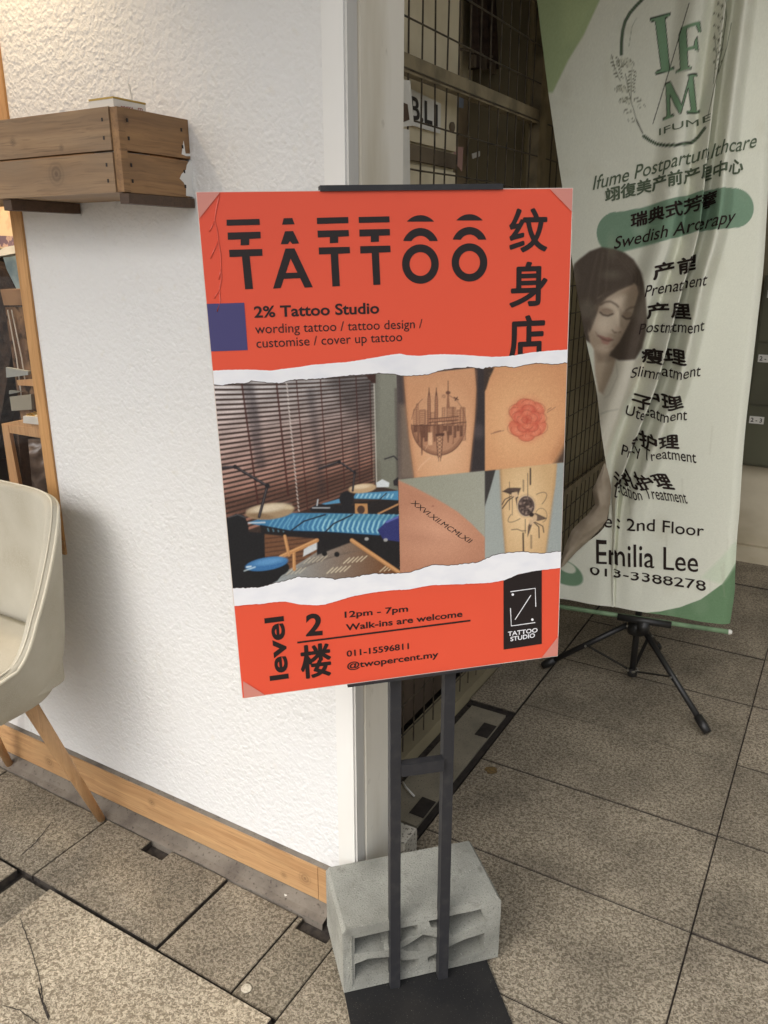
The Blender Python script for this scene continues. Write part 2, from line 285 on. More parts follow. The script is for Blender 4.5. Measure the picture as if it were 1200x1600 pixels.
class Canvas:
    """a small painter: colours over a rectangle of measured coordinates"""
    def __init__(s, x0, y0, x1, y1, sc, col):
        s.x0, s.y0, s.sc = x0, y0, sc; s.w, s.h = int((x1-x0)*sc), int((y1-y0)*sc)
        s.a = np.empty((s.h, s.w, 3)); s.a[:] = col
        s.X, s.Y = np.meshgrid(x0+(np.arange(s.w)+.5)/sc, y0+(np.arange(s.h)+.5)/sc)
    def _bb(s, P, pad):
        P = np.asarray(P, float); a = (P.min(0)-pad-(s.x0, s.y0))*s.sc; b = (P.max(0)+pad-(s.x0, s.y0))*s.sc
        i0, i1 = max(0, int(a[1])), min(s.h, int(b[1])+2); j0, j1 = max(0, int(a[0])), min(s.w, int(b[0])+2)
        return slice(i0, max(i0, i1)), slice(j0, max(j0, j1))
    def _mix(s, bb, m, col):
        m = m[..., None]
        c = col(s.X[bb], s.Y[bb]) if callable(col) else np.array(col, float)
        s.a[bb] = s.a[bb]*(1-m) + c*m
    def poly(s, P, col, al=1, soft=0):
        P = np.asarray(P, float); bb = s._bb(P, soft*3+1); X, Y = s.X[bb], s.Y[bb]
        if X.size == 0: return
        ins = np.zeros(X.shape, bool); D = np.full(X.shape, 1e9)
        for (xa, ya), (xb, yb) in zip(P, np.roll(P, -1, 0)):
            if ya != yb: ins ^= ((ya > Y) != (yb > Y)) & (X < (xb-xa)*(Y-ya)/(yb-ya)+xa)
            dx, dy = xb-xa, yb-ya; t = np.clip(((X-xa)*dx+(Y-ya)*dy)/(dx*dx+dy*dy+1e-9), 0, 1)
            D = np.minimum(D, np.hypot(X-xa-t*dx, Y-ya-t*dy))
        sd = np.where(ins, D, -D); k = max(soft, .5/s.sc)
        s._mix(bb, np.clip(.5+sd/(2*k), 0, 1)*al, col)
    def line(s, P, w, col, al=1, soft=0):
        P = np.asarray(P, float); bb = s._bb(P, w+soft*2+1); X, Y = s.X[bb], s.Y[bb]
        if X.size == 0: return
        D = np.full(X.shape, 1e9)
        for (xa, ya), (xb, yb) in zip(P, P[1:]):
            dx, dy = xb-xa, yb-ya; t = np.clip(((X-xa)*dx+(Y-ya)*dy)/(dx*dx+dy*dy+1e-9), 0, 1)
            D = np.minimum(D, np.hypot(X-xa-t*dx, Y-ya-t*dy))
        k = max(soft, .5/s.sc); s._mix(bb, np.clip(.5+(w/2-D)/(2*k), 0, 1)*al, col)
    def ell(s, cx, cy, rx, ry, col, al=1, soft=0, rot=0):
        R = max(rx, ry); bb = s._bb([(cx-R, cy-R), (cx+R, cy+R)], soft*2+1); X, Y = s.X[bb]-cx, s.Y[bb]-cy
        if X.size == 0: return
        c, n = math.cos(rot), math.sin(rot); d = (1-np.hypot((X*c+Y*n)/rx, (-X*n+Y*c)/ry))*min(rx, ry)
        k = max(soft, .5/s.sc); s._mix(bb, np.clip(.5+d/(2*k), 0, 1)*al, col)
    def ring(s, cx, cy, rx, ry, w, col, al=1, a0=0, a1=6.2832):
        t = np.linspace(a0, a1, 60); s.line(np.stack([cx+rx*np.cos(t), cy+ry*np.sin(t)], 1), w, col, al)
    def blur(s, x0, y0, x1, y1, r):
        bb = s._bb([(x0, y0), (x1, y1)], 0); n = max(1, int(round(r*s.sc))); b = s.a[bb].copy()
        for _ in range(2):
            for ax in (0, 1):
                p = np.pad(b, [(n, n) if k == ax else (0, 0) for k in range(3)], 'edge'); cs = np.cumsum(p, ax); z = np.zeros_like(np.take(cs, [0], ax)); cs = np.concatenate([z, cs], ax)
                m = b.shape[ax]; b = (np.take(cs, range(2*n+1, 2*n+1+m), ax)-np.take(cs, range(0, m), ax))/(2*n+1)
        s.a[bb] = b
    def grain(s, amp, step):
        g = rng.normal(0, amp, (s.h//step+2, s.w//step+2))
        s.a += np.kron(g, np.ones((step, step)))[:s.h, :s.w, None]
    def sample(s, x, y):
        u = np.clip((np.asarray(x)-s.x0)*s.sc-.5, 0, s.w-1.001); v = np.clip((np.asarray(y)-s.y0)*s.sc-.5, 0, s.h-1.001)
        i, j = v.astype(int), u.astype(int); fv, fu = (v-i)[..., None], (u-j)[..., None]; a = s.a
        c = (a[i, j]*(1-fu)+a[i, j+1]*fu)*(1-fv)+(a[i+1, j]*(1-fu)+a[i+1, j+1]*fu)*fv
        c = np.clip(c/255, 0, 1); return np.where(c <= .04045, c/12.92, ((c+.055)/1.055)**2.4)
def grid_mesh(name, P, colr, m, parent, smooth=True):
    """P: rows x cols x 3 points, colr: rows x cols x 3 print colours (or None)"""
    R, C = P.shape[:2]; i = np.arange(R*C).reshape(R, C)
    q = np.stack([i[:-1, :-1], i[1:, :-1], i[1:, 1:], i[:-1, 1:]], -1).reshape(-1, 4)
    me = bpy.data.meshes.new(name); me.vertices.add(R*C); me.vertices.foreach_set('co', P.reshape(-1).astype(np.float32))
    me.loops.add(q.size); me.loops.foreach_set('vertex_index', q.reshape(-1).astype(np.int32))
    me.polygons.add(len(q)); me.polygons.foreach_set('loop_start', (np.arange(len(q))*4).astype(np.int32)); me.polygons.foreach_set('loop_total', np.full(len(q), 4, np.int32))
    me.update(calc_edges=True); me.validate()
    if colr is not None:
        a = me.color_attributes.new('print', 'FLOAT_COLOR', 'POINT')
        a.data.foreach_set('color', np.concatenate([colr.reshape(-1, 3), np.ones((R*C, 1))], 1).reshape(-1).astype(np.float32))
    me.materials.append(m)
    if smooth: me.polygons.foreach_set('use_smooth', np.ones(len(q), bool))
    return link(name, me, parent)

# ================================================================== SETTING
def tiles():
    T = []                                    # (polygon, z, tone)
    def R(x0, x1, y0, y1, z=None, tone=None, g=.0022):
        z = rng.uniform(-.0016, .0012) if z is None else z
        t = 1 + rng.uniform(-.07, .07) if tone is None else tone
        T.append(([(x0+g, y0+g), (x1-g, y0+g), (x1-g, y1-g), (x0+g, y1-g)], z, t))
    xs = [-3.4, -2.95, -2.5, -2.05, -1.606, -1.166, -.945, -.822]
    for a, b in zip(xs, xs[1:]):
        if abs(a+1.606) < .01:
            T.append(([(a+.003, .960), (b-.003, .960), (b-.003, 1.2), (-1.359, 1.2), (-1.359, 1.164), (-1.436, 1.164), (-1.436, 1.2), (a+.003, 1.2)], .004, .95))
        elif abs(a+.945) < .01:
            T.append(([(a+.002, .958), (b-.002, .958), (b-.002, 1.2), (-.842, 1.2), (-.842, 1.168), (-.93, 1.168), (-.93, 1.2), (a+.002, 1.2)], -.001, .88))
        else: R(a, b, .957, 1.203, tone=rng.uniform(.86, .98), g=.0022)
    ry = [-1.4, -1.02, -.64, -.26, .12, .5, .87, 1.25, 1.627, 2.003, 2.371, 2.765, 3.15, 3.53, 3.91, 4.30]
    rx = [-.822, -.122, .58, 1.28, 1.98, 2.7]
    for i, (y0, y1) in enumerate(zip(ry, ry[1:])):
        for x0, x1 in zip(rx, rx[1:]):
            if x0 < -.5 and y0 < .8: continue
            if x0 < 0 and y0 < .8: x0 = -.20
            R(x0, x1, y0, y1, tone=1+rng.uniform(-.10, .10), g=.0019)
    R(-.878, -.824, 1.25, 1.5); R(-1.0, -.824, 1.5, 1.594)
    for y0, y1 in ((2.30, 2.765), (2.765, 3.53), (3.53, 4.3)): R(-1.0, -.824, y0, y1)
    R(-1.522, -.826, .2, .948, .010, 1.5, .001); R(-.826, -.204, .2, .868, .006, 1.4, .002)
    R(-1.632, -1.532, .45, .95, -.004, .86); R(-2.35, -1.645, .3, .948, .012, 1.0)
    R(-3.4, -2.36, .3, .95)
    for x0, x1 in ((-3.4, -2.3), (-2.3, -1.5), (-1.5, -.85), (-.85, -.204)):
        for y0, y1 in ((-1.4, -.6), (-.6, .195)): R(x0, x1, y0, y1, tone=1.25)
    V, Fc, tones, dirt = [], [], [], []
    for poly, z, tone in T:
        bm = bmesh.new(); prism(bm, poly, -.035, z); bm.normal_update()
        bmesh.ops.bevel(bm, geom=[e for e in bm.edges if all(v.co.z > z-.001 for v in e.verts)], offset=.0013, segments=2, affect='EDGES'); bmesh.ops.recalc_face_normals(bm, faces=bm.faces); bm.normal_update(); bm.verts.index_update()
        tx, ty = rng.uniform(-.0025, .0025, 2); n = len(V); bm.verts.ensure_lookup_table()
        cx, cy = poly[0]
        V += [(v.co.x, v.co.y, v.co.z + (v.co.x-cx)*tx + (v.co.y-cy)*ty) for v in bm.verts]
        for f in bm.faces: Fc.append([v.index+n for v in f.verts]); dirt.append(int(f.normal.z < .45)); tones.append((tone, tone*rng.uniform(.995, 1.005), tone*.99, 1))
        bm.free()
    me = bpy.data.meshes.new('floor'); me.from_pydata(V, [], Fc); me.materials.append(TILE); me.materials.append(GROUT); me.polygons.foreach_set('material_index', dirt)
    a = me.attributes.new('tile_tone', 'FLOAT_COLOR', 'FACE'); a.data.foreach_set('color', np.array(tones).reshape(-1).astype(np.float32))
    o = link('floor', me); o['kind'] = 'structure'
tiles()
bm = bmesh.new(); box2(bm, (-6, -1.6, -.06), (3, 8, -.014)); box2(bm, (-.8215, -1.4, -.03), (2.7, 4.3, -.009)); bm_obj('floor_bed', bm, GROUT)['kind'] = 'structure'
bm = bmesh.new(); box2(bm, (-60, -60, -.3), (60, 60, -.16)); bm_obj('street', bm, ASPHALT)['kind'] = 'structure'
bm = bmesh.new(); box2(bm, (-6, -1.75, -.2), (3, -1.6, -.005)); bm_obj('kerb', bm, CONC, bevel=.01)['kind'] = 'structure'
# cement fillet along the wall foot, uneven
def fillet():
    n = 260; xs = np.linspace(-3.4, -.878, n); V, Fc = [], []
    for i, x in enumerate(xs):
        j = mnoise.noise(Vector((x*9, 1, 0)))*.004 + mnoise.noise(Vector((x*40, 5, 0)))*.0015
        zz = mnoise.noise(Vector((x*14, 7, 0)))*.002
        V += [(x, 1.2035+j*.6, -.02), (x, 1.2055+j, .003+zz), (x, 1.222, .008+zz), (x, 1.246, .022+zz), (x, 1.262, .024)]
    for i in range(n-1):
        for k in range(4): Fc.append((i*5+k, i*5+5+k, i*5+6+k, i*5+1+k))
    from_pd('cement_fillet', V, Fc, FILLET)['kind'] = 'structure'
fillet()

# ---- the stucco wall with its smooth corner and painted return
wall = empty('stucco_wall', (-1.28, 1.26, 0), 'white stucco wall with rough plaster and a smooth painted corner', 'wall')
bm = bmesh.new(); box2(bm, (-1.708, 1.26, 0), (-.862, 1.42, 2.9)); bm_obj('plaster', bm, STUCCO, wall)
bm = bmesh.new(); box2(bm, (-3.4, 1.26, 0), (-1.708, 1.42, .758)); bm_obj('plaster_below_window', bm, STUCCO, wall)
bm = bmesh.new(); box2(bm, (-.862, 1.2575, 0), (-.818, 1.42, 2.9)); bm_obj('corner_strip', bm, SMOOTHW, wall, bevel=.002)
bm = bmesh.new(); box2(bm, (-.818, 1.262, 0), (-.8135, 1.293, 2.9)); box2(bm, (-.818, 1.293, 0), (-.8165, 1.299, 2.9)); bm_obj('edge_trim', bm, METALTRIM, wall, bevel=.0008)
bm = bmesh.new(); box2(bm, (-1.03, 1.4205, 0), (-.93, 1.455, 2.9)); box2(bm, (-.93, 1.4205, 0), (-.8175, 1.452, 2.9)); box2(bm, (-.8175, 1.300, 0), (-.811, 1.452, 2.9)); bm_obj('return_face', bm, RETURN, wall, bevel=.002)
bm = bmesh.new(); box2(bm, (-3.4, 1.2455, .025), (-.917, 1.2595, .120)); t = bm_obj('skirting_board', bm, PINE_X, bevel=.0025)
tag(t, 'long varnished pine skirting board along the foot of the stucco wall', 'skirting board')
bm = bmesh.new(); box2(bm, (-.9155, 1.2455, .024), (-.866, 1.2595, .119)); t = bm_obj('skirting_board', bm, PINE_X, bevel=.0025)
tag(t, 'short pine skirting offcut at the wall corner beside the concrete block', 'skirting board')
bm = bmesh.new(); rr = []
V, Fc = [], []
for i in range(200):
    x = -3.4 + (3.4-.866)*i/199; d = .0015 + .002*max(0, mnoise.noise(Vector((x*30, 2, 3)))) ; V += [(x, 1.2455+.003, .1205), (x, 1.252, .1225+d*.4), (x, 1.26, .1235+d)]
for i in range(199): Fc += [(i*3, i*3+3, i*3+4, i*3+1), (i*3+1, i*3+4, i*3+5, i*3+2)]
o = from_pd('skirting_shadow_line', V, Fc, FILLET, wall)  # grey strip paints the thin shadow line along the skirting top

# loose bits at the wall foot
def flake(px, py, z, r, label, m=PAPER, n=9):
    p = on_z(px, py, z); bm = bmesh.new()
    poly = [(p[0]+r*rng.uniform(.5, 1.2)*math.cos(2*math.pi*k/n), p[1]+r*rng.uniform(.35, .8)*math.sin(2*math.pi*k/n)) for k in range(n)]
    prism(bm, poly, z, z+.002); tag(bm_obj('paint_flake', bm, m, bevel=.0004, seg=1), label, 'paint flake', 'loose flakes at the wall foot')
flake(327, 1332, .010, .010, 'larger pale paint flake on cement edge, middle of the skirting')
flake(366, 1344, .012, .006, 'small pale paint flake on cement edge right of the larger one')
flake(258, 1305, .008, .007, 'pale crumb beside the square hole at the wall foot')
flake(446, 1399, .010, .004, 'tiny white crumb on cement edge near the concrete block')
p = on_z(385, 1543, .003); bm = bmesh.new(); lathe(bm, (p[0], p[1], .0005), [(.0001, 0), (.0115, 0), (.0120, .0004), (.0105, .0009), (.0001, .0010)], 18)
tag(bm_obj('chewing_gum', bm, mat('old_gum', srgb(196, 188, 170), .8, noise=(200, srgb(160, 150, 132), .45, .7, 3)), smooth=True), 'round flattened white gum spot on the brown tile', 'gum spot')
p = on_z(767, 1203, .002); bm = bmesh.new(); prism(bm, [(p[0]+.021*rng.uniform(.7, 1.1)*math.cos(a), p[1]+.02*rng.uniform(.7, 1.1)*math.sin(a)) for a in np.linspace(0, 6.0, 14)], .0005, .0016)
tag(bm_obj('dry_leaf', bm, mat('dry_leaf', srgb(120, 96, 56), .8, noise=(90, srgb(90, 76, 50), .4, .6, 3))), 'small brown dry leaf flat on the shaded tiles', 'leaf')
# cracks in the paving: thin dark seams
def crack(pts, wd=.0016, zz=.0125):
    P = [on_z(x, y, zz) for x, y in pts]; V, Fc = [], []
    for i, p in enumerate(P):
        q = P[min(i+1, len(P)-1)]-P[max(i-1, 0)]; q /= np.linalg.norm(q); nrm = np.array([-q[1], q[0], 0])*wd*rng.uniform(.5, 1.2)*(.3 if i in (0, len(P)-1) else 1)
        V += [p+nrm, p-nrm]
        if i: Fc.append((i*2-2, i*2-1, i*2+1, i*2))
    return V, Fc
def cracks(lst):
    V, Fc = [], []
    for pts, wd, zz in lst:
        pp = [pts[0]]
        for a, b in zip(pts, pts[1:]):
            for k in range(1, 7): pp.append((a[0]+(b[0]-a[0])*k/6+rng.normal(0, .5), a[1]+(b[1]-a[1])*k/6+rng.normal(0, .4)))
        v, f = crack(pp, wd, zz); n = len(V); V += v; Fc += [tuple(i+n for i in q) for q in f]
    o = from_pd('paving_crack', V, Fc, GROUT); o['kind'] = 'structure'
cracks([([(30, 1432), (48, 1480), (62, 1530), (68, 1565), (78, 1590)], .0010, .0125), ([(60, 1543), (66, 1566), (76, 1594)], .0018, .0127), ([(0, 1570), (30, 1578), (60, 1600)], .001, .0125),
        ([(32, 1338), (55, 1316), (80, 1286)], .0016, .0022)])

# ---- the covered way: ceiling, far wall, side wall
bm = bmesh.new(); box2(bm, (-6.1, -.9, 2.9), (-.2, 1.255, 3.05)); box2(bm, (-6.1, 1.255, 2.55), (-.35, 2.3, 3.05)); box2(bm, (-6.1, 2.3, 2.55), (1.2, 4.6, 3.05)); bm_obj('ceiling', bm, CEIL)['kind'] = 'structure'  # out of view
farw = empty('far_wall', (.5, 4.25, 0), 'dim cream far wall with a stepped plinth behind the banner', 'wall')
bm = bmesh.new(); box2(bm, (-1.3, 4.27, .505), (2.2, 4.5, 2.9)); bm_obj('upper_wall', bm, OLIVE, farw)
bm = bmesh.new(); box2(bm, (-1.3, 4.262, .09), (1.6, 4.5, .502)); bm_obj('plinth', bm, PALECREAM, farw, bevel=.004)
bm = bmesh.new(); box2(bm, (-1.3, 4.235, -.01), (1.6, 4.5, .088)); bm_obj('plinth_step', bm, PALECREAM, farw, bevel=.006)
bm = bmesh.new(); box2(bm, (2.2, 2.5, 0), (2.35, 4.23, 2.54)); tag(bm_obj('unseen_side_wall', bm, OLIVE), 'plain unseen olive side wall added far to the right of the banner', 'wall')  # out of view, added to hold back daylight from the right
lb = empty('letterbox_bank', (-.1, 4.2, .52), 'dark green bank of numbered letterboxes on the far wall', 'letterboxes')
bm = bmesh.new(); box2(bm, (-.42, 4.2, .52), (.6, 4.27, 1.42)); bm_obj('cabinet', bm, BOXGREEN, lb, bevel=.003)
for r in range(3):
    for c in range(2):
        x0 = -.41+c*.5; z0 = .53+r*.295
        bm = bmesh.new(); box2(bm, (x0, 4.192, z0), (x0+.49, 4.2, z0+.285)); d = bm_obj('letterbox_door', bm, BOXGREEN, lb, bevel=.003)
        bm = bmesh.new(); box2(bm, (x0+.01, 4.188, z0+.20), (x0+.075, 4.1915, z0+.235)); bm_obj('number_plate', bm, PAPER, d)
        a = Art(); v, f = glyphs(f'{2+c} - {3-r}', .02); a.add([(x0+.016+p[0]*.028, 4.1875, z0+.208+p[1]*.028) for p in v], f, INK); a.build('number', d)

# ---- drain cover sunk in the floor beside the grille
dc = empty('drain_cover', (-.9, 1.94, 0), 'long grey drain cover slab with dark sunken border by the grille', 'drain cover')
bm = bmesh.new(); box2(bm, (-.975, 1.622, -.03), (-.848, 2.27, -.001)); bm_obj('slab', bm, mat('drain_slab', srgb(142, 134, 116), .8, noise=[(8, srgb(112, 106, 92), .4, .7, 5), (200, srgb(90, 84, 72), .6, .75, 2)]), dc, bevel=.002)
DARKIRON = mat('dark_iron', srgb(48, 42, 38), .7, noise=(40, srgb(30, 26, 24), .4, .7, 3))
bm = bmesh.new(); box2(bm, (-.994, 1.598, -.03), (-.826, 1.620, -.006)); box2(bm, (-.846, 1.6205, -.03), (-.826, 2.272, -.006)); box2(bm, (-.994, 2.2725, -.03), (-.826, 2.295, -.006)); bm_obj('border', bm, DARKIRON, dc, bevel=.001)
for y in (1.70, 2.15):
    bm = bmesh.new(); box2(bm, (-.893, y-.04, -.0008), (-.848, y+.04, .001)); bm_obj('handle_recess_shade', bm, DARKIRON, dc)  # flat dark plates paint the shade inside the two handle recesses
bm = bmesh.new(); tube(bm, [on_z(629, 1222, .004), on_z(634, 1230, .006), on_z(647, 1244, .004)], .0035, 8)
tag(bm_obj('cable_scrap', bm, PAPER, smooth=True), 'short scrap of white cable lying on the drain cover', 'cable scrap')
bm = bmesh.new(); box2(bm, (-.905, 1.456, 0), (-.795, 1.522, .085)); cs = bm_obj('rubble_chunk', bm, mat('rubble', srgb(188, 184, 172), .9, noise=(160, srgb(90, 84, 76), .56, .64, 3), bump=(120, .6, .004, 3)), bevel=.004)
tag(cs, 'small broken terrazzo chunk on the floor behind the wall corner', 'rubble')

# ---- grille with what hangs behind it
XG = -1.01
gr = empty('wire_grille', (XG, 2.8, 0), 'dark rusty wire grille closing off the shop along the passage', 'grille')
bm = bmesh.new()
for i in range(41):
    y = 1.49 + i*.068; wob = [(XG + .004*mnoise.noise(Vector((i, z*2, 0))), y + .005*mnoise.noise(Vector((i, z*1.5, 9))), z) for z in np.linspace(.06, 2.8, 9)]
    tube(bm, wob, .0024, 5, False)
for k in range(26):
    z = .12 + k*.106; tube(bm, [(XG+.005, y, z + .006*mnoise.noise(Vector((k, y*2, 4)))) for y in np.linspace(1.46, 4.24, 14)], .0024, 5, False)
bm_obj('wire_mesh', bm, MESHW, gr)
for qa_, qb_ in (((XG-.022, 1.458, 1.915), (XG+.004, 2.70, 1.955)), ((XG-.022, 2.775, .5), (XG+.002, 4.24, .53))):
    bm = bmesh.new(); box2(bm, qa_, qb_); bm_obj('rail', bm, MESHF, gr, bevel=.003)
bm = bmesh.new(); box2(bm, (XG-.03, 2.70, .045), (XG+.008, 2.775, 2.9)); bm_obj('post', bm, MESHF, gr, bevel=.003)
bm = bmesh.new(); box2(bm, (XG-.06, 1.456, -.01), (XG+.008, 4.24, .042)); bm_obj('threshold', bm, OLIVE, gr, bevel=.004)
bm = bmesh.new(); box2(bm, (-1.30, 2.80, 0), (-1.09, 4.26, 2.9)); tag(bm_obj('olive_partition', bm, OLIVE), 'olive partition wall right behind the far half of the grille', 'wall')
bm = bmesh.new(); box2(bm, (-1.60, 1.425, 0), (-1.5, 4.26, 2.9)); tag(bm_obj('inner_wall', bm, DARKB), 'dark inner shop wall seen deep behind the grille', 'wall')  # also set here to stop the window room's lamp leaking into the passage
bm = bmesh.new(); box2(bm, (-1.09, 1.459, .06), (-1.075, 2.80, 1.08)); tag(bm_obj('panel_door', bm, mat('panel_brown', srgb(92, 78, 66), .6, noise=((8, 8, 2), srgb(70, 58, 48), .4, .7, 4))), 'brown panel closing the lower grille from inside', 'panel')
YC = float(on_x(718, 60, -1.08)[1]); print('YC', YC)
mb = empty('meter_cupboard', (-1.16, 1.7, 1.1), 'cream meter cupboard behind the grille beside the wall corner', 'cupboard')
bm = bmesh.new(); box2(bm, (-1.3, 1.459, 1.12), (-1.09, YC, 2.88)); bm_obj('carcass', bm, CREAMB, mb, bevel=.003)
for z0, z1 in ((1.13, 1.735), (1.79, 2.2), (2.21, 2.87)):
    bm = bmesh.new(); box2(bm, (-1.0895, 1.465, z0), (-1.078, YC-.01, z1)); d = bm_obj('door', bm, CREAMB, mb, bevel=.003)
    bm = bmesh.new(); lathe(bm, (0, 0, 0), [(.001, 0), (.013, 0), (.013, .006), (.001, .008)], 14)
    bmesh.ops.rotate(bm, verts=bm.verts, matrix=Matrix.Rotation(math.pi/2, 3, 'Y')); bmesh.ops.translate(bm, verts=bm.verts, vec=(-1.077, YC-.045, z0+.06)); bm_obj('lock', bm, DARKB, d)
bm = bmesh.new(); box2(bm, (-1.0888, 1.465, 1.745), (-1.074, YC-.01, 1.782)); bm_obj('ledge', bm, DARKB, mb, bevel=.002)
def quad_on_x(bm, X, pts, th=.0025):
    a = [Vector(on_x(*p, X)) for p in pts]; b = [v + Vector((-th, 0, 0)) for v in a]
    va = [bm.verts.new(v) for v in a]; vb = [bm.verts.new(v) for v in b]; n = len(va); bm.faces.new(va); bm.faces.new(vb[::-1])
    for i in range(n): bm.faces.new((va[i], vb[i], vb[(i+1) % n], va[(i+1) % n]))
def sheet(name, X, pts, m, label, cat, th=.0025):
    bm = bmesh.new(); quad_on_x(bm, X, pts, th); c = np.mean([on_x(*p, X) for p in pts], 0); o = bm_obj(name, bm, m); tag(o, label, cat); return o
pl = sheet('number_sign', -1.068, [(612, 124), (689, 162), (688, 209), (612, 186)], PAPER, 'white unit number sign with black characters behind the grille', 'sign')
a = Art(); v, f = glyphs('B.L1', .02); x1 = v[:, 0].max()
c0, c1 = on_x(640, 184, -1.0665), on_x(684, 197, -1.0665); up = (on_x(684, 163, -1.0665)-c1)/.72
a.add([c0+(c1-c0)*p[0]/x1+up*p[1] for p in v], f, INK); a.build('lettering', pl)
fl = sheet('leaflet', -1.0, [(629, 124), (641, 126), (647, 196), (629, 198)], PAPER, 'upper white leaflet with a brown picture hung at the grille edge', 'leaflet')
a = Art(); a.add([on_x(*p, -.9985) for p in ((630, 160), (637, 163), (640, 187), (630, 191))], [(0, 1, 2, 3)], DARKWOOD); a.build('picture', fl)
sheet('leaflet', -1.0, [(630, 201), (640, 203), (641, 296), (630, 296)], PAPER, 'lower long white leaflet hung at the grille edge', 'leaflet')
sheet('sticker', -1.28, [(714, 148), (725, 152), (724, 169), (714, 167)], mat('pale_blue_paper', srgb(150, 160, 176), .6), 'small pale blue sticker in the dark behind the grille', 'sticker')
sheet('pink_note', -1.12, [(706, 228), (724, 230), (722, 268), (706, 248)], mat('pink_paper', srgb(168, 132, 122), .7), 'pink paper note taped behind the grille', 'note')
sheet('price_tag', -1.2, [(738, 240), (750, 236), (750, 244), (739, 248)], PAPER, 'small white tag hanging in the dark behind the grille', 'tag')
nb = sheet('notice_board', -1.2, [(791, 182), (836, 194), (834, 232), (789, 222)], CREAMB, 'faded notice sheet behind the grille near the frame post', 'notice')
sheet('dark_glazing', -1.31, [(660, -120), (960, 20), (960, 330), (660, 330)], mat('glazing_brown', srgb(178, 158, 128), .5, noise=(5, srgb(128, 112, 90), .4, .65, 4)), 'dark shop glazing behind the middle of the grille', 'glazing', .02)
sheet('cupboard_side', -1.275, [(724, 0), (742, 10), (738, 130), (722, 118)], CREAMB, 'cream edge board beside the dark cloth behind the grille', 'board', .02)
# dark ruffled cloth hanging behind the grille
a0 = on_x(734, -40, -1.22); a1 = on_x(812, 20, -1.22); n1, n2 = 60, 26; P = np.zeros((n2, n1, 3))
for j in range(n2):
    for i in range(n1):
        t, u = i/(n1-1), j/(n2-1); b = on_x(734+78*t, 104+2*t+9*t*0 + 5*math.sin(t*19), -1.22); top = a0+(a1-a0)*t
        q = top+(b-top)*u; P[j, i] = q + np.array([.03*math.sin(t*34)*(.4+u*.6), 0, 0])
tag(grid_mesh('hanging_cloth', P, None, BROWNB, None), 'dark brown ruffled cloth hanging behind the grille', 'cloth')
hk = [on_x(x, y, -1.2) for x, y in ((706, 83), (740, 96), (757, 100), (771, 107), (783, 113), (790, 108))]
bm = bmesh.new(); tube(bm, [hk[0]+np.array([-.01, 0, .02]), hk[-1]+np.array([-.01, 0, .03])], .004, 8); hs = bm_obj('hook_strip', bm, DARKB)
for q in hk:
    bm = bmesh.new(); box(bm, q, (.012, .016, .035)); bm_obj('hook', bm, DARKB, hs, bevel=.003)
tag(hs, 'row of dark hooks under the ruffled cloth behind the grille', 'hooks')

# ================================================================== WINDOW AND WHAT STANDS IN IT
win = empty('shop_window', (-2.2, 1.3, .79), 'pine framed shop window at the left end of the stucco wall', 'window')
bm = bmesh.new(); box2(bm, (-1.745, 1.254, .80), (-1.7085, 1.36, 2.6)); box2(bm, (-1.757, 1.274, .80), (-1.7455, 1.35, 2.6)); bm_obj('frame', bm, PINE_Z, win, bevel=.0025)
bm = bmesh.new(); box2(bm, (-3.3, 1.254, .76), (-1.7085, 1.36, .798)); bm_obj('sill', bm, PINE_X, win, bevel=.0025)
GL = bpy.data.materials.new('window_glass'); GL.use_nodes = True; N, L = GL.node_tree.nodes, GL.node_tree.links
for n in list(N): N.remove(n)
out = N.new('ShaderNodeOutputMaterial'); mx = N.new('ShaderNodeMixShader'); tr = N.new('ShaderNodeBsdfTransparent'); gs = N.new('ShaderNodeBsdfGlossy'); gs.inputs['Roughness'].default_value = .01
fr = N.new('ShaderNodeFresnel'); fr.inputs[0].default_value = 1.5
L.new(fr.outputs[0], mx.inputs[0]); L.new(tr.outputs[0], mx.inputs[1]); L.new(gs.outputs[0], mx.inputs[2]); L.new(mx.outputs[0], out.inputs[0])
bm = bmesh.new(); bm.faces.new([bm.verts.new(v) for v in ((-3.3, 1.312, .8), (-1.757, 1.312, .8), (-1.757, 1.312, 2.6), (-3.3, 1.312, 2.6))]); bm_obj('pane', bm, GL, win)
bm = bmesh.new(); box2(bm, (-6.0, 3.1, 0), (-1.61, 3.2, 2.9)); tag(bm_obj('cafe_back_wall', bm, mat('cafe_wall', srgb(150, 122, 96), .8, noise=(3, srgb(104, 84, 68), .4, .65, 5))), 'brownish back wall of the room behind the shop window', 'wall')
bm = bmesh.new(); box2(bm, (-6.1, 1.26, 0), (-6.0, 3.2, 2.9)); tag(bm_obj('cafe_end_wall', bm, MATS['cafe_wall']), 'brown end wall of the room behind the shop window, far to the left', 'wall')
bm = bmesh.new(); box2(bm, (-6.1, 1.26, 0), (-3.4, 1.42, 2.9)); bm_obj('far_plaster', bm, STUCCO, wall)
def on_yy(x, y, Y): return on_y(x, y, Y)
def sheet_y(name, Y, pts, m, label, cat, th=.004, parent=None):
    a = [Vector(on_y(*p, Y)) for p in pts]; b = [v+Vector((0, th, 0)) for v in a]; bm = bmesh.new(); va = [bm.verts.new(v) for v in a]; vb = [bm.verts.new(v) for v in b]
    n = len(va); bm.faces.new(va); bm.faces.new(vb[::-1])
    for i in range(n): bm.faces.new((va[i], vb[i], vb[(i+1) % n], va[(i+1) % n]))
    o = bm_obj(name, bm, m, parent)
    if label: tag(o, label, cat)
    return o
po = sheet_y('wall_poster', 1.80, [(-60, 290), (24, 300), (30, 392), (-60, 380)], mat('peach_poster', srgb(232, 208, 172), .7, noise=(14, srgb(222, 176, 140), .5, .62, 3)), 'peach coloured poster with purple band behind the window', 'poster')
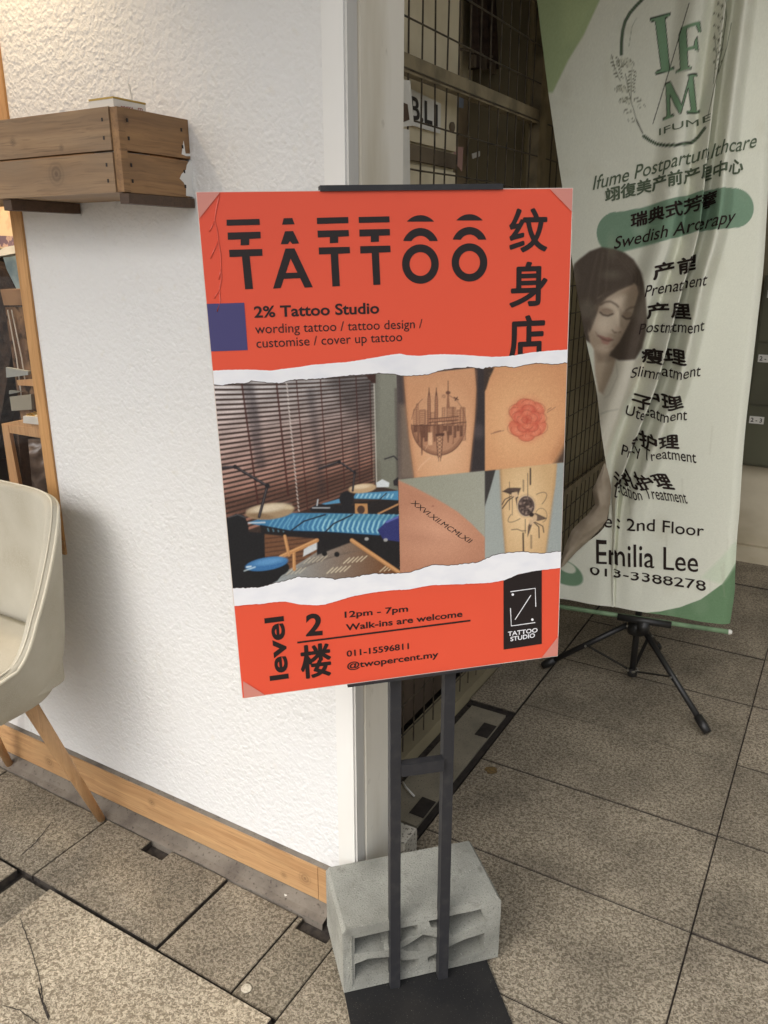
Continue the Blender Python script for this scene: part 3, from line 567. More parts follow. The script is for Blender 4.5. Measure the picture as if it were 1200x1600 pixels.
sheet_y('purple_band', 1.795, [(-60, 366), (20, 369), (24, 386), (-60, 384)], mat('purple_print', srgb(116, 96, 112), .7, noise=(60, srgb(190, 160, 150), .5, .55, 2)), None, None, .002, po)
sheet_y('drape', 1.9, [(2, 392), (40, 392), (40, 470), (26, 452), (10, 420)], mat('pale_blue_cloth', srgb(178, 196, 196), .8, noise=(14, srgb(140, 160, 166), .45, .65, 4)), 'pale blue cloth hanging behind the window frame', 'cloth', .02)
sheet_y('lamp_bowl', 1.78, [(-10, 396), (8, 386), (30, 382), (34, 394), (-10, 402)], PAPER, 'white bowl rim above the pale blue cloth behind the window', 'bowl', .05)
sheet_y('dark_coat', 1.95, [(-40, 400), (6, 420), (24, 450), (30, 470), (10, 600), (-10, 720), (-40, 720)], BROWNB, 'dark brown clothes hanging behind the window glass', 'clothes', .06)
# acrylic box with a wooden lid
ab = empty('display_case', (-1.84, 1.62, 1.1), 'tall clear display case with a wooden lid behind the window', 'display case')
sheet_y('lid', 1.60, [(0, 452), (40, 452), (44, 477), (6, 477)], mat('lid_wood', srgb(150, 120, 92), .5, noise=(10, srgb(120, 92, 68), .4, .7, 3)), None, None, .2, ab)
CLEAR = mat('smoky_plastic', srgb(120, 104, 92), .15, spec=.6)
sheet_y('body', 1.61, [(8, 480), (50, 480), (78, 660), (34, 664)], mat('case_interior', srgb(112, 90, 74), .25, spec=.6, noise=[(9, srgb(150, 120, 92), .45, .6, 3), (22, srgb(60, 48, 40), .5, .62, 3)]), None, None, .18, ab)
for pts in (((12, 484), (26, 560), (36, 640)), ((18, 484), (34, 560), (40, 600))):
    bm = bmesh.new(); tube(bm, [on_y(*p, 1.602) for p in pts], .002, 6); bm_obj('corner_seam', bm, PAPER, ab)
for pts, c in (([(9, 574), (44, 580), (44, 586), (10, 590)], (150, 156, 156)), ([(14, 610), (34, 612), (14, 616)], (120, 124, 122)), ([(15, 620), (48, 616), (50, 640), (18, 642)], (146, 144, 132))):
    sheet_y('paper_stack', 1.585, pts, mat('stack_paper', srgb(*c), .7), f'{"upper grey" if pts[0][1] < 600 else "thin middle" if pts[0][1] < 615 else "lower beige"} paper pile in front of the clear display case', 'papers', .01)
sheet_y('shelf_edge', 1.59, [(26, 594), (56, 592), (60, 604), (28, 602)], BEECH, 'small wooden shelf edge in front of the clear display case', 'shelf', .01)
# pine stool behind the glass
st = empty('wooden_table', (-1.85, 1.5, .6), 'small pine table standing behind the window glass', 'table')
sheet_y('top', 1.42, [(2, 662), (40, 656), (74, 664), (72, 670), (6, 664)], BEECH, None, None, .14, st)
sheet_y('apron', 1.418, [(8, 663), (70, 671), (72, 686), (13, 676)], BEECH, None, None, .02, st)
sheet_y('leg', 1.416, [(2, 662), (12, 664), (30, 760), (34, 800), (22, 800), (15, 750)], BEECH, None, None, .012, st)
sheet_y('leg', 1.436, [(13, 678), (29, 680), (40, 800), (28, 800)], DARKWOOD, None, None, .03, st)
cs = empty('cake_plate', tuple(on_y(55, 655, 1.41)), 'white cake plate with golden trinkets on the pine table', 'plate')
sheet_y('plate', 1.40, [(36, 650), (62, 652), (64, 664), (36, 661)], PAPER, None, None, .06, cs)
bm = bmesh.new()
for i in range(10):
    q = on_y(44+i*2, 648+rng.uniform(-3, 2), 1.41); box(bm, q, (.006, .006, .006))
bm_obj('trinkets', bm, mat('gold_trinket', srgb(214, 176, 92), .3, .8), cs)
bg_ = empty('plastic_bag', tuple(on_y(50, 730, 1.6)), 'grey plastic bag stowed under the pine table', 'bag')
P = np.zeros((24, 24, 3))
for j in range(24):
    for i in range(24):
        b = on_y(28+44*i/23, 684+110*j/23, 1.62); P[j, i] = b+np.array([0, -.05*math.sin(math.pi*i/23)*math.sin(math.pi*min(1, (j+4)/24)) + .02*mnoise.noise(Vector((i*.35, j*.3, 0))), 0])
grid_mesh('bag_body', P, None, mat('bag_plastic', srgb(128, 112, 100), .25, spec=.6, noise=(14, srgb(96, 82, 74), .4, .65, 4)), bg_)
bm = bmesh.new(); tube(bm, [on_y(*p, 1.56) for p in ((34, 728), (42, 745), (44, 752), (36, 756), (34, 742))], .002, 6); bm_obj('handle', bm, PAPER, bg_)
bm = bmesh.new(); box2(bm, (-2.05, 1.5, .60), (-1.77, 1.62, .70)); tag(bm_obj('cardboard_box', bm, mat('cardboard', srgb(150, 116, 80), .8), bevel=.003), 'brown cardboard box behind the chair inside the window', 'box')

# ================================================================== PLANTER AND CARTON
pt = empty('planter_box', (-1.5, 1.17, 1.61), 'weathered brown plank planter box fixed to the stucco wall', 'planter')
def plank(name, a, b, m): 
    bm = bmesh.new(); box2(bm, a, b); return bm_obj(name, bm, m, pt, bevel=.002)
ZP = [(1.617, 1.6835), (1.6875, 1.757)]
for k, (z0, z1) in enumerate(ZP):
    plank('front_plank', (-2.35, 1.080, z0), (-1.195, 1.098, z1), OLDWOOD)
    f = plank('end_plank', (-1.1785-.018, 1.098+.002, z0), (-1.1785, 1.2595 if k else 1.252, z1), OLDWOOD_Y)
    plank('back_plank', (-2.35, 1.240, z0), (-1.2, 1.2585, z1), OLDWOOD)
    for z in (z0+.02, z1-.02):
        for c, d in (((-1.178, 1.106, z), (.0012, .0035, .006)), ((-1.178, 1.24, z), (.0012, .0035, .006)), ((-1.212, 1.0797, z), (.0035, .0012, .006))):
            bm = bmesh.new(); box(bm, c, d); bm_obj('nail_head', bm, INK, pt)
plank('corner_batten', (-1.1785-.0155, 1.083, 1.618), (-1.1765, 1.0985, 1.756), OLDWOOD_Y)
plank('bottom_board', (-2.35, 1.098, 1.617), (-1.2, 1.239, 1.628), OLDWOOD)
plank('bracket', (-1.195, 1.088, 1.598), (-1.172, 1.256, 1.6155), DARKWOOD)
plank('bracket', (-1.53, 1.088, 1.595), (-1.505, 1.256, 1.6155), DARKWOOD)
plank('bracket', (-2.2, 1.088, 1.595), (-2.17, 1.256, 1.6155), DARKWOOD)
bm = bmesh.new(); quad_on_x(bm, -1.1778, [(303, 250), (296, 251), (292, 258), (291, 265), (284, 272), (281, 279), (287, 285), (291, 293), (291, 306), (303, 308)], .0006); bm_obj('paint_splash', bm, SMOOTHW, pt)
bm = bmesh.new(); quad_on_x(bm, -1.1778, [(284, 241), (291, 244), (299, 244), (299, 240), (290, 240), (287, 220)], .0006); bm_obj('paint_drip', bm, SMOOTHW, pt)
ct = empty('drink_carton', (-1.22, 1.16, 1.64), 'small white drink carton with a straw standing in the planter', 'carton')
c0, c1 = on_x(177, 157, -1.20), on_x(227, 161, -1.20); ZT = on_x(200, 158.5, -1.2)[2]; print('carton', ZT, c0, c1)
bm = bmesh.new(); box2(bm, (-1.262, c0[1], 1.63), (-1.20, c1[1], ZT)); bm_obj('carton_body', bm, mat('carton_white', srgb(226, 220, 208), .4), ct, bevel=.0015)
bm = bmesh.new(); box2(bm, (-1.2625, c0[1]-.0005, ZT+.0002), (-1.1995, c1[1]+.0005, ZT+.0035)); bm_obj('gold_top', bm, mat('carton_gold', srgb(176, 146, 72), .35, .3), ct, bevel=.0008)
a = Art(); v, f = glyphs('POKKA', .03); x1 = v[:, 0].max(); e0, e1 = on_x(189, 170.2, -1.1993), on_x(209, 172.6, -1.1993); up = np.array([0, 0, -.0075])
REDI = mat('carton_red', srgb(150, 40, 36), .5)
a.add([e0+(e1-e0)*p[0]/x1-np.array([0, 0, .0010])+np.array([0, 0, .0085])*p[1] for p in v], f, REDI); a.build('lettering', ct)
bm = bmesh.new(); q = on_x(216, 169.5, -1.1993)
for dy, dz, sy, sz in ((0, 0, .0015, .012), (.008, .006, .016, .0015), (.008, -.006, .016, .0015), (.016, 0, .0015, .012), (.008, .002, .0015, .004), (.0115, -.002, .003, .0015)): box(bm, (q[0], q[1]+dy*.6, q[2]+dz*.6-.003), (.0004, sy*.6, sz*.6))
bm_obj('emblem', bm, REDI, ct)
bm = bmesh.new(); q = on_x(207, 160, -1.24); tube(bm, [q, on_x(201, 131, -1.24)], .0018, 8); bm_obj('straw', bm, PAPER, ct)

# ================================================================== ARMCHAIR
ch = empty('tub_chair', (-1.87, .93, 0), 'beige upholstered tub chair with beech legs against the wall', 'chair')
CX, CY, CA, CB = -1.805, .925, .285, .25
def plan(phi, k):            # phi 0 = right side ... pi = left; back at pi/2
    e = .40; c, s = math.cos(phi), math.sin(phi)
    return (CX + CA*k*math.copysign(abs(c)**e, c), CY + CB*k*math.copysign(abs(s)**e, s))
def rim(phi):
    y = plan(phi, 1)[1]
    return float(np.interp(y, (.70, .80, .92, .968, 1.022, 1.045, 1.10, 1.135, 1.175), (.50, .51, .55, .598, .672, .711, .84, .935, .958)))
def rim_s(phi): return sum(rim(phi+d) for d in np.linspace(-.12, .12, 13))/13
def kf(z): return 1 - .115*(1-min(1, max(0, (z-.452)/.46)))
def shell():
    ph = np.linspace(-1.35, math.pi+1.35, 260)
    prof = []
    P = []
    for p in ph:
        zr = rim_s(p); zb = .452; row = []
        for t in np.linspace(0, 1, 34)**1.9:               # outer face bottom -> rim
            z = zb+(zr-zb)*t; k = kf(z) - .20*(1-math.sqrt(max(0, 1-max(0, 1-(z-zb)/.20)**2)))
            x, y = plan(p, k); row.append((x, y, z))
        for t in np.linspace(.12, 1, 6):                    # rounded rim
            a = math.pi*t; k = kf(zr) - .05*(1-math.cos(a))*1.0
            x, y = plan(p, k); row.append((x, y, zr+.014*math.sin(a)))
        for t in np.linspace(.1, 1, 12):
            z = zr+(.50-zr)*t; k = kf(zr)-.1-.02*t; x, y = plan(p, k); row.append((x, y, z))
        P.append(row)
    P = np.array(P); return grid_mesh('shell', P, None, FABRIC, ch)
shell()
bm = bmesh.new(); ph = np.linspace(-1.3, math.pi+1.3, 320)
tube(bm, [(*plan(p, kf(rim_s(p))-.006), rim_s(p)+.004) for p in ph], .0042, 8)
tube(bm, [(*plan(p, kf(rim_s(p))-.045), rim_s(p)+.014) for p in ph], .0022, 6); bm_obj('piping', bm, PIPING, ch, True)
# underside and seat cushion
bm = bmesh.new(); N_ = 60
ring = [bm.verts.new((*plan(2*math.pi*k/N_, .70), .454)) for k in range(N_)]; c = bm.verts.new((CX, CY, .43))
for k in range(N_): bm.faces.new((ring[k], c, ring[(k+1) % N_]))
bm_obj('underside', bm, FABRIC, ch, True)
P = []
for j in range(15):
    t = j/14; row = []
    for k in range(81):
        p = 2*math.pi*k/80; kk = .80 if t < .45 else .80-.80*((t-.45)/.55)**1.0
        kk = max(kk, .0); z = .50+.085*min(1, t/.4) + .022*math.sin(min(1, max(0, (t-.3)/.7))*math.pi/2)
        x, y = plan(p, kk); z += (y-1.0)*.18
        row.append((x, y, z))
    P.append(row)
grid_mesh('seat', np.array(P), None, FABRIC, ch)
def leg(top, foot):
    bm = bmesh.new(); tube(bm, [top, Vector(top).lerp(Vector(foot), .5), foot], [.0195, .0165, .0105], 18); bm_obj('leg', bm, BEECH, ch, True)
leg((-1.685, 1.055, .47), (-1.622, 1.195, .002)); leg((-2.05, 1.09, .47), (-2.066, 1.222, .002)); leg((-1.69, .80, .47), (-1.63, .66, .002)); leg((-2.03, .80, .47), (-2.09, .66, .002))

# ================================================================== CONCRETE BLOCK
def block():
    root = empty('concrete_block', (-.70, 1.3, .006), 'grey hollow concrete block weighing down the sign base', 'concrete block')
    z0, Lh = .008, .168
    A = np.array([-.732, 1.074, 0]); B = np.array([-.482, 1.326, 0]); u = (B-A); Ln = np.linalg.norm(u); u /= Ln
    d = np.array([-u[1], u[0], 0]); D = .185
    def W(a, b, c): return A + u*a*Ln + np.array([0, 0, z0+Lh*b]) + d*c       # a,b in 0..1 on the front, c depth in m
    TL, TR, BL, BR = (195, 600), (1062, 425), (195, 965), (1055, 770)
    def uv(x, y):
        a = (x-195)/(1060-195); top = TL[1]+(TR[1]-TL[1])*a; bot = BL[1]+(BR[1]-BL[1])*a; return a, (bot-y)/(bot-top)
    cells = [[(258, 645), (400, 612), (520, 590), (596, 572), (592, 628), (540, 645), (470, 690), (420, 718), (258, 735)],
             [(258, 795), (330, 765), (450, 758), (520, 780), (604, 772), (596, 815), (520, 842), (258, 880)],
             [(500, 708), (540, 690), (625, 632), (715, 650), (760, 660), (720, 690), (690, 700), (612, 727), (545, 727)],
             [(654, 552), (720, 540), (945, 490), (978, 565), (860, 610), (790, 640), (740, 600), (668, 590)],
             [(654, 765), (720, 735), (800, 690), (850, 668), (972, 628), (972, 730), (800, 790), (654, 792)]]
    cells = [[uv(*p) for p in c] for c in cells]
    from mathutils.geometry import tessellate_polygon
    outer = []
    ch_ = .022
    outer = [(0.0, 0.0), (1.0, 0.0), (1.0, 1-.05), (1-.02, 1.0), (.02, 1.0), (0.0, 1-.05)]
    loops = [outer]+cells
    flat = [p for l in loops for p in l]
    tris = tessellate_polygon([[Vector((p[0]*Ln, p[1]*Lh, 0)) for p in l] for l in loops])
    bm = bmesh.new()
    fv = [bm.verts.new(W(p[0], p[1], 0)) for p in flat]
    for t in tris:
        try: bm.faces.new([fv[i] for i in t])
        except ValueError: pass
    k = len(outer); n0 = len(outer)
    for c in cells:                                          # recess walls taper to a closed back
        m = len(c); cx, cy = np.mean(c, 0)
        bk = [bm.verts.new(W(cx+(p[0]-cx)*.95, cy+(p[1]-cy)*.95, .13)) for p in c]
        for i in range(m): bm.faces.new((fv[k+i], bk[i], bk[(i+1) % m], fv[k+(i+1) % m]))
        bm.faces.new(bk); k += m
    # the rest of the shell
    bkv = [bm.verts.new(W(p[0], p[1], D)) for p in outer]
    for i in range(n0): bm.faces.new((fv[i], fv[(i+1) % n0], bkv[(i+1) % n0], bkv[i]))
    bm.faces.new(bkv)
    bmesh.ops.recalc_face_normals(bm, faces=bm.faces)
    es = [e for e in bm.edges if len(e.link_faces) == 2 and e.calc_face_angle(0) > .35]
    bmesh.ops.bevel(bm, geom=es, offset=.0035, segments=2, affect='EDGES', clamp_overlap=True)
    bmesh.ops.triangulate(bm, faces=[f for f in bm.faces if len(f.verts) > 4])
    bmesh.ops.subdivide_edges(bm, edges=[e for e in bm.edges if e.calc_length() > .03], cuts=3, use_grid_fill=False)
    for v in bm.verts:
        v.co += Vector([mnoise.noise(v.co*45+Vector((q, 0, 0))) for q in (0, 7, 13)])*.0010
    o = bm_obj('block_body', bm, CONC, root)
    # raised rim on the left of the front face
    bm = bmesh.new()
    for a0, a1, b0, b1 in ((.048, .056, .10, .90),):
        pts = [W(a0, b0, -.0025), W(a1, b0, -.0025), W(a1, b1, -.0025), W(a0, b1, -.0025)]; q = [W(a0, b0, .004), W(a1, b0, .004), W(a1, b1, .004), W(a0, b1, .004)]
        va = [bm.verts.new(x) for x in pts]; vb = [bm.verts.new(x) for x in q]; bm.faces.new(va)
        for i in range(4): bm.faces.new((va[i], vb[i], vb[(i+1) % 4], va[(i+1) % 4]))
    bm_obj('mould_ridge', bm, CONC, root, bevel=.001)
block()

# ================================================================== SIGN STAND
PTL, PTR, PBR, PBL = [np.array(p) for p in ((-.883, .946, 1.599), (-.442, 1.355, 1.614), (-.403, 1.352, .774), (-.844, .943, .759))]
PW = PTR-PTL; Wm = np.linalg.norm(PW); pw = PW/Wm
PH = ((PBL-PTL)+(PBR-PTR))/2; PH -= pw*(PH@pw); Hm = np.linalg.norm(PH); ph_ = PH/Hm
pn = np.cross(pw, ph_); pn = pn if pn@(CAM-PTL) > 0 else -pn
PC = (PTL+PTR+PBL+PBR)/4
PO = PC - pw*Wm/2 - ph_*Hm/2                              # poster origin, top left
def pp(x, y, off=0.): return on_plane(x, y, PO+pn*off, pn)
def mm(x, y): q = pp(x, y)-PO; return q@pw, q@ph_
sdir = np.array([pw[0], pw[1], 0]); sdir /= np.linalg.norm(sdir); snrm = np.array([sdir[1], -sdir[0], 0])
if snrm@(CAM-PC) < 0: snrm = -snrm
ss = empty('sign_stand', (-.605, 1.17, 0), 'black two post sign stand holding the red tattoo poster', 'sign stand')
AX = (tuple(sdir), tuple(snrm), (0, 0, 1))
cA = np.array([-.647, 1.146, 0]) - snrm*.004; cB = cA + sdir*.107
bm = bmesh.new(); cpl = (cA+cB)/2 - snrm*.02 + snrm*.06; box(bm, (cpl[0], cpl[1], .004), (.325, .40, .006), AX); bm_obj('base_plate', bm, PLATE, ss, bevel=.0015)
def behind(c, z, gap):                                     # point at height z, `gap` behind the poster plane, straight up from c
    b = np.array([c[0], c[1], z]); return b + snrm*((PO-pn*gap-b)@pn)/(snrm@pn)
for c in (cA, cB):
    t = behind(c, 1.59, .0150); b = np.array([c[0], c[1], .007]); k = (.775-.007)/(1.59-.007); mid = b+(t-b)*k
    if (mid-PO)@pn > -.0145: b = b + snrm*((-.0145-(mid-PO)@pn)/(snrm@pn))/(1-k)
    up = (t-b)/np.linalg.norm(t-b); nn = np.cross(sdir, up); nn /= np.linalg.norm(nn)
    bm = bmesh.new(); box(bm, (b+t)/2, (.0215, .0215, np.linalg.norm(t-b)), (tuple(sdir), tuple(nn), tuple(up))); bm_obj('post', bm, BLACK, ss, bevel=.0016)
    if c is cA: print('post base shift', b-c)
    PB = b - c
cA = cA + PB*.5; cB = cB + PB*.5
def zof(px, py, c): return on_plane(px, py, c, snrm)[2]
m_ = (cA+cB)/2; zc = zof(655, 1197, m_)
bm = bmesh.new(); box(bm, (m_[0], m_[1], zc), (.0855, .019, .026), AX); bm_obj('crossbar', bm, BLACK, ss, bevel=.0012)
PAX = (tuple(pw), tuple(pn), tuple(ph_))
def rail(name, xa, ya, xb, yb, dz, hgt, front, back):
    a, b = pp(xa, ya), pp(xb, yb); c = (a+b)/2; q = mm(*[(xa+xb)/2, (ya+yb)/2])
    bm = bmesh.new(); ln = np.linalg.norm(b-a)
    box(bm, c+pn*(front-back)/2*1.0 + ph_*dz, (ln, front+back, hgt), PAX); return bm_obj(name, bm, BLACK, ss, bevel=.0012)
rail('top_clamp', 500, 296.5, 785, 293, -.0015, .0085, .004, .018)
rail('bottom_clamp', 543, 1072, 783, 1037.5, .0005, .0045, .0032, .018)

# ================================================================== POSTER
ps = empty('advertising_poster', tuple(PC + ph_*Hm/2), 'red tattoo studio poster with torn paper bands on the black stand', 'poster')
bm = bmesh.new(); box(bm, PC-pn*.0021, (Wm, .003, Hm), PAX); bm_obj('board', bm, POSTERBACK, ps, bevel=.0006)
P = np.zeros((60, 44, 3))
for j in range(60):
    for i in range(44):
        s_, t_ = .0012+(Wm-.0024)*i/43, .0012+(Hm-.0024)*j/59
        P[j, i] = PO+pw*s_+ph_*t_+pn*(-.0004)
grid_mesh('red_sheet', P[::-1], None, RED, ps)
def clip_poly(px): return [pp(*p, .0004) for p in px]
INKO, WHO = .0003, .0009
def art_poly(a, px, off, m):
    from mathutils.geometry import tessellate_polygon
    q = [mm(*p) for p in px]; q = [(min(max(s, .0012), Wm-.0012), min(max(t, .0012), Hm-.0012)) for s, t in q]
    a.add([PO+pw*s+ph_*t+pn*off for s, t in q], [tuple(f) for f in tessellate_polygon([[Vector((s, t, 0)) for s, t in q]])], m)
def art_line(a, px, w, off, m):
    q = [np.array(mm(*p)) for p in px]; q = [np.array((min(max(p[0], .0012), Wm-.0012), p[1])) for p in q]; q = [p for i, p in enumerate(q) if i == 0 or np.linalg.norm(p-q[i-1]) > 1e-5]; vs, fs = [], []
    for i, p in enumerate(q):
        d = q[min(i+1, len(q)-1)]-q[max(i-1, 0)]; d /= np.linalg.norm(d)+1e-9; n = np.array([-d[1], d[0]])*w/2
        for s, t in (p+n, p-n): vs.append(PO+pw*s+ph_*t+pn*off)
        if i: fs.append((2*i-2, 2*i-1, 2*i+1, 2*i))
    a.add(vs, fs, m)
def art_text(a, s, p0, p1, cap, m, wgt=0., off=INKO, shear=0., fitbox=None):
    """s set so that its ink runs from p0 to p1 (photo points on the baseline), capital height cap mm"""
    v, f = glyphs(s, wgt, shear); v = v.copy(); x0, x1 = v[:, 0].min(), v[:, 0].max()
    a0, a1 = np.array(mm(*p0)), np.array(mm(*p1)); e = (a1-a0); up = np.array([e[1], -e[0]]); up /= np.linalg.norm(up)
    q = a0 + np.outer((v[:, 0]-x0)/(x1-x0), e) + np.outer(v[:, 1]/.72*cap/1000, up)
    a.add([PO+pw*s_+ph_*t_+pn*off for s_, t_ in q], f, m)
def art_glyph(a, s, tl, br, m, wgt=0., off=INKO):
    v, f = glyphs(s, 0); b0, b1 = v.min(0), v.max(0); a0, a1 = np.array(mm(*tl)), np.array(mm(*br))
    q = np.stack([a0[0]+(a1[0]-a0[0])*(v[:, 0]-b0[0])/(b1[0]-b0[0]), a1[1]+(a0[1]-a1[1])*(v[:, 1]-b0[1])/(b1[1]-b0[1])], 1)
    h = abs(a1[1]-a0[1])*wgt*.55
    for k in range(9 if wgt else 1):                       # bolder strokes: the same character set down several times, a hair apart
        dx, dy = ((0, 0), (1, 0), (-1, 0), (0, .8), (0, -.8), (.7, .6), (-.7, .6), (.7, -.6), (-.7, -.6))[k]
        a.add([PO+pw*(s_+dx*h)+ph_*(t_+dy*h)+pn*(off+k*.00002) for s_, t_ in q], f, m)
Z1 = lambda L: [(300+x/3, 280+y/3) for x, y in L]
Z2 = lambda L: [(600+x/3.75, 280+y/3.75) for x, y in L]
Z3 = lambda L: [(330+x/3.871, 560+y/3.871) for x, y in L]
Z4 = lambda L: [(610+x/4.138, 560+y/4.138) for x, y in L]
Z5 = lambda L: [(360+x/2.2222, 860+y/2.2222) for x, y in L]
# title
a = Art()
for L in ([(162, 190), (316, 186), (318, 214), (162, 218)], [(167, 250), (321, 246), (322, 277), (268, 280), (268, 308), (228, 310), (228, 282), (168, 284)],
          [(174, 331), (329, 327), (330, 359), (270, 361), (286, 514), (249, 516), (234, 363), (176, 365)],
          [(430, 183), (470, 182), (481, 211), (422, 213)], [(436, 244), (474, 243), (502, 301), (470, 303), (459, 290), (450, 304), (416, 305)],
          [(585, 181), (732, 177), (733, 206), (586, 210)], [(588, 241), (734, 238), (736, 267), (685, 270), (685, 298), (646, 300), (646, 271), (590, 273)],
          [(594, 320), (739, 317), (741, 347), (685, 350), (693, 501), (658, 503), (650, 351), (595, 353)],
          [(781, 177), (925, 174), (926, 202), (782, 205)], [(784, 236), (927, 233), (928, 263), (876, 265), (876, 293), (838, 295), (838, 267), (785, 269)],
          [(788, 314), (929, 311), (931, 342), (876, 344), (883, 494), (850, 496), (842, 346), (789, 348)]):
    art_poly(a, Z1(L), INKO, INK)
# the A: legs and bar
art_poly(a, Z1([(438, 325), (480, 324), (566, 506), (528, 508), (462, 372), (416, 510), (380, 513)]), INKO, INK)
art_poly(a, Z1([(425, 440), (508, 437), (515, 463), (420, 468)]), INKO+.00005, INK)
def ring_poly(cx, cy, rx, ry, kx, ky, a0, a1, n=48):
    t = np.linspace(a0, a1, n); return [(cx+rx*math.cos(x), cy+ry*math.sin(x)) for x in t], [(cx+kx*math.cos(x), cy+ky*math.sin(x)) for x in t]
def art_ring(a, cx, cy, rx, ry, kx, ky, a0=0, a1=2*math.pi):
    o, i = ring_poly(cx, cy, rx, ry, kx, ky, a0, a1); n = len(o); V = [pp(*p, INKO) for p in o+i]
    a.add(V, [(k, k+1, n+k+1, n+k) for k in range(n-1)], INK)
for cx, cy, sx in ((656.9, 412.5, 1), (733.6, 410, .97)):
    art_ring(a, cx, cy, 28.7*sx, 30.8*sx, 17*sx, 18.6*sx)
    # sliced caps above
    oc = cy-25.5; o = [(cx+28.7*sx*math.cos(t), oc+30.8*sx*math.sin(t)) for t in np.linspace(math.pi*1.11, math.pi*1.89, 30)]
    yb = o[0][1]; i = [(cx+17*sx*math.cos(t), oc+18.6*sx*math.sin(t)) for t in np.linspace(math.pi*1.81, math.pi*1.19, 30)]
    i[0] = (i[0][0], yb); i[-1] = (i[-1][0], yb); art_poly(a, o+i, INKO, INK)
    oc = cy-45.5; o = [(cx+28.7*sx*math.cos(t), oc+30.8*sx*math.sin(t)) for t in np.linspace(math.pi*1.235, math.pi*1.765, 30)]; art_poly(a, o, INKO, INK)
a.build('title_lettering', ps)
a = Art()
art_glyph(a, '纹', (797.5, 327), (853.5, 392), INK, .05); art_glyph(a, '身', (798, 411), (853, 477), INK, .05); art_glyph(a, '店', (796, 495), (848.5, 561), INK, .05)
a.build('side_lettering', ps)
def pline(fn, *k, name='text_line'):
    a = Art(); fn(a, *k); a.build(name, ps)
pline(art_text, '2% Tattoo Studio', (397.5, 496), (592.5, 489.3), 17.2, INK, .022)
pline(art_text, 'wording tattoo / tattoo design /', (399, 521.2), (660, 512.5), 15, INK, 0)
pline(art_text, 'customise / cover up tattoo', (401, 543.5), (628.5, 532.8), 15, INK, 0)
a = Art(); art_poly(a, [(318, 475), (381.5, 473), (387, 547), (322, 549.5)], INKO, BLUEP); a.build('blue_block', ps)
pline(art_text, '12pm - 7pm', (538.5, 965), (637.5, 955.2), 11.8, INK, .02); pline(art_text, 'Walk-ins are welcome', (540.5, 985.3), (722.5, 963.3), 12.4, INK, .02)
pline(art_text, '011-15596811', (541.8, 1026), (639, 1013.6), 12, INK, .02); pline(art_text, '@twopercent.my', (542.5, 1045), (685, 1026.5), 12.4, INK, .02)
pline(art_line, [(464.4, 1004), (735, 969.5)], .0034, INKO, INK, name='rule_line')
pline(art_text, 'level', (450.2, 1060), (442, 962.5), 33, INK, .026)
pline(art_text, '2', (478, 993), (504, 991), 41, INK, .03); pline(art_glyph, '楼', (469, 1010), (517.5, 1054.5), INK, .05)
lg = Art(); art_poly(lg, [(786.6, 903), (846.5, 889), (846.5, 1006), (786.8, 1015)], INKO, INK); lg = lg.build('logo_panel', ps)
a = Art()
for L in ([(972, 143), (1058, 131), (1060, 195)], [(972, 200), (975, 262), (1058, 250)], [(1043, 155), (988, 240)]): art_line(a, Z5(L), .0017, .0006, WHITEP)
for c in ((980, 153), (1048, 240)):
    art_poly(a, [(Z5([c])[0][0]+2*math.cos(t), Z5([c])[0][1]+2*math.sin(t)) for t in np.linspace(0, 6, 12)], .0006, WHITEP)
art_text(a, 'TATTOO', Z5([(963, 297)])[0], Z5([(1066, 283)])[0], 9, WHITEP, .02, .0006); art_text(a, 'STUDIO', Z5([(972, 315)])[0], Z5([(1057, 301)])[0], 9, WHITEP, .02, .0007)
a.build('logo_mark', lg)

# torn white paper bands
top_up = Z1([(60, 898), (95, 897), (160, 894), (250, 892), (310, 894), (370, 897), (410, 891), (460, 885), (510, 879), (560, 870), (640, 863), (720, 858), (790, 847), (860, 835), (910, 826), (950, 820)]) + Z2([(90, 1022), (130, 1030), (200, 1035), (270, 1028), (330, 1025), (400, 1027), (480, 1030), (550, 1036), (620, 1040), (680, 1040), (740, 1035), (800, 1026), (860, 1015), (960, 1005), (1090, 997)])
top_dn = Z3([(-30, 158), (0, 155), (60, 162), (95, 156), (130, 150), (200, 150), (228, 143), (255, 135), (300, 140), (360, 146), (420, 148), (450, 138), (480, 130), (540, 125), (600, 124), (650, 120), (720, 114), (780, 108), (850, 101), (900, 98), (1000, 90), (1080, 92)]) + Z2([(60, 1140), (110, 1150), (160, 1152), (210, 1146), (260, 1143), (300, 1130), (330, 1120), (420, 1105), (500, 1100), (540, 1106), (570, 1110), (640, 1098), (700, 1095), (760, 1103), (800, 1094), (840, 1085), (890, 1075), (940, 1080), (1020, 1082), (1095, 1072)])
bot_up = Z3([(100, 1392), (140, 1390), (220, 1387), (290, 1385), (340, 1374), (380, 1360), (450, 1345), (520, 1320), (600, 1325), (680, 1325), (760, 1335), (810, 1328), (860, 1325), (930, 1310), (1000, 1300), (1060, 1304), (1120, 1301)]) + Z4([(60, 1390), (120, 1385), (200, 1360), (240, 1346), (280, 1335), (350, 1338), (420, 1335), (490, 1326), (560, 1320), (600, 1302), (650, 1280), (700, 1265), (780, 1256), (860, 1250), (920, 1258), (980, 1262), (1060, 1250), (1120, 1244)])
bot_dn = Z5([(5, 193), (20, 192), (60, 188), (110, 185), (150, 179), (190, 177), (215, 182), (240, 187), (300, 190), (330, 187), (360, 178), (420, 160), (460, 152), (500, 145), (560, 138), (620, 135), (660, 127), (700, 120), (760, 118), (840, 115), (900, 112), (950, 103), (1000, 82), (1060, 70), (1148, 60), (1158, 59)])
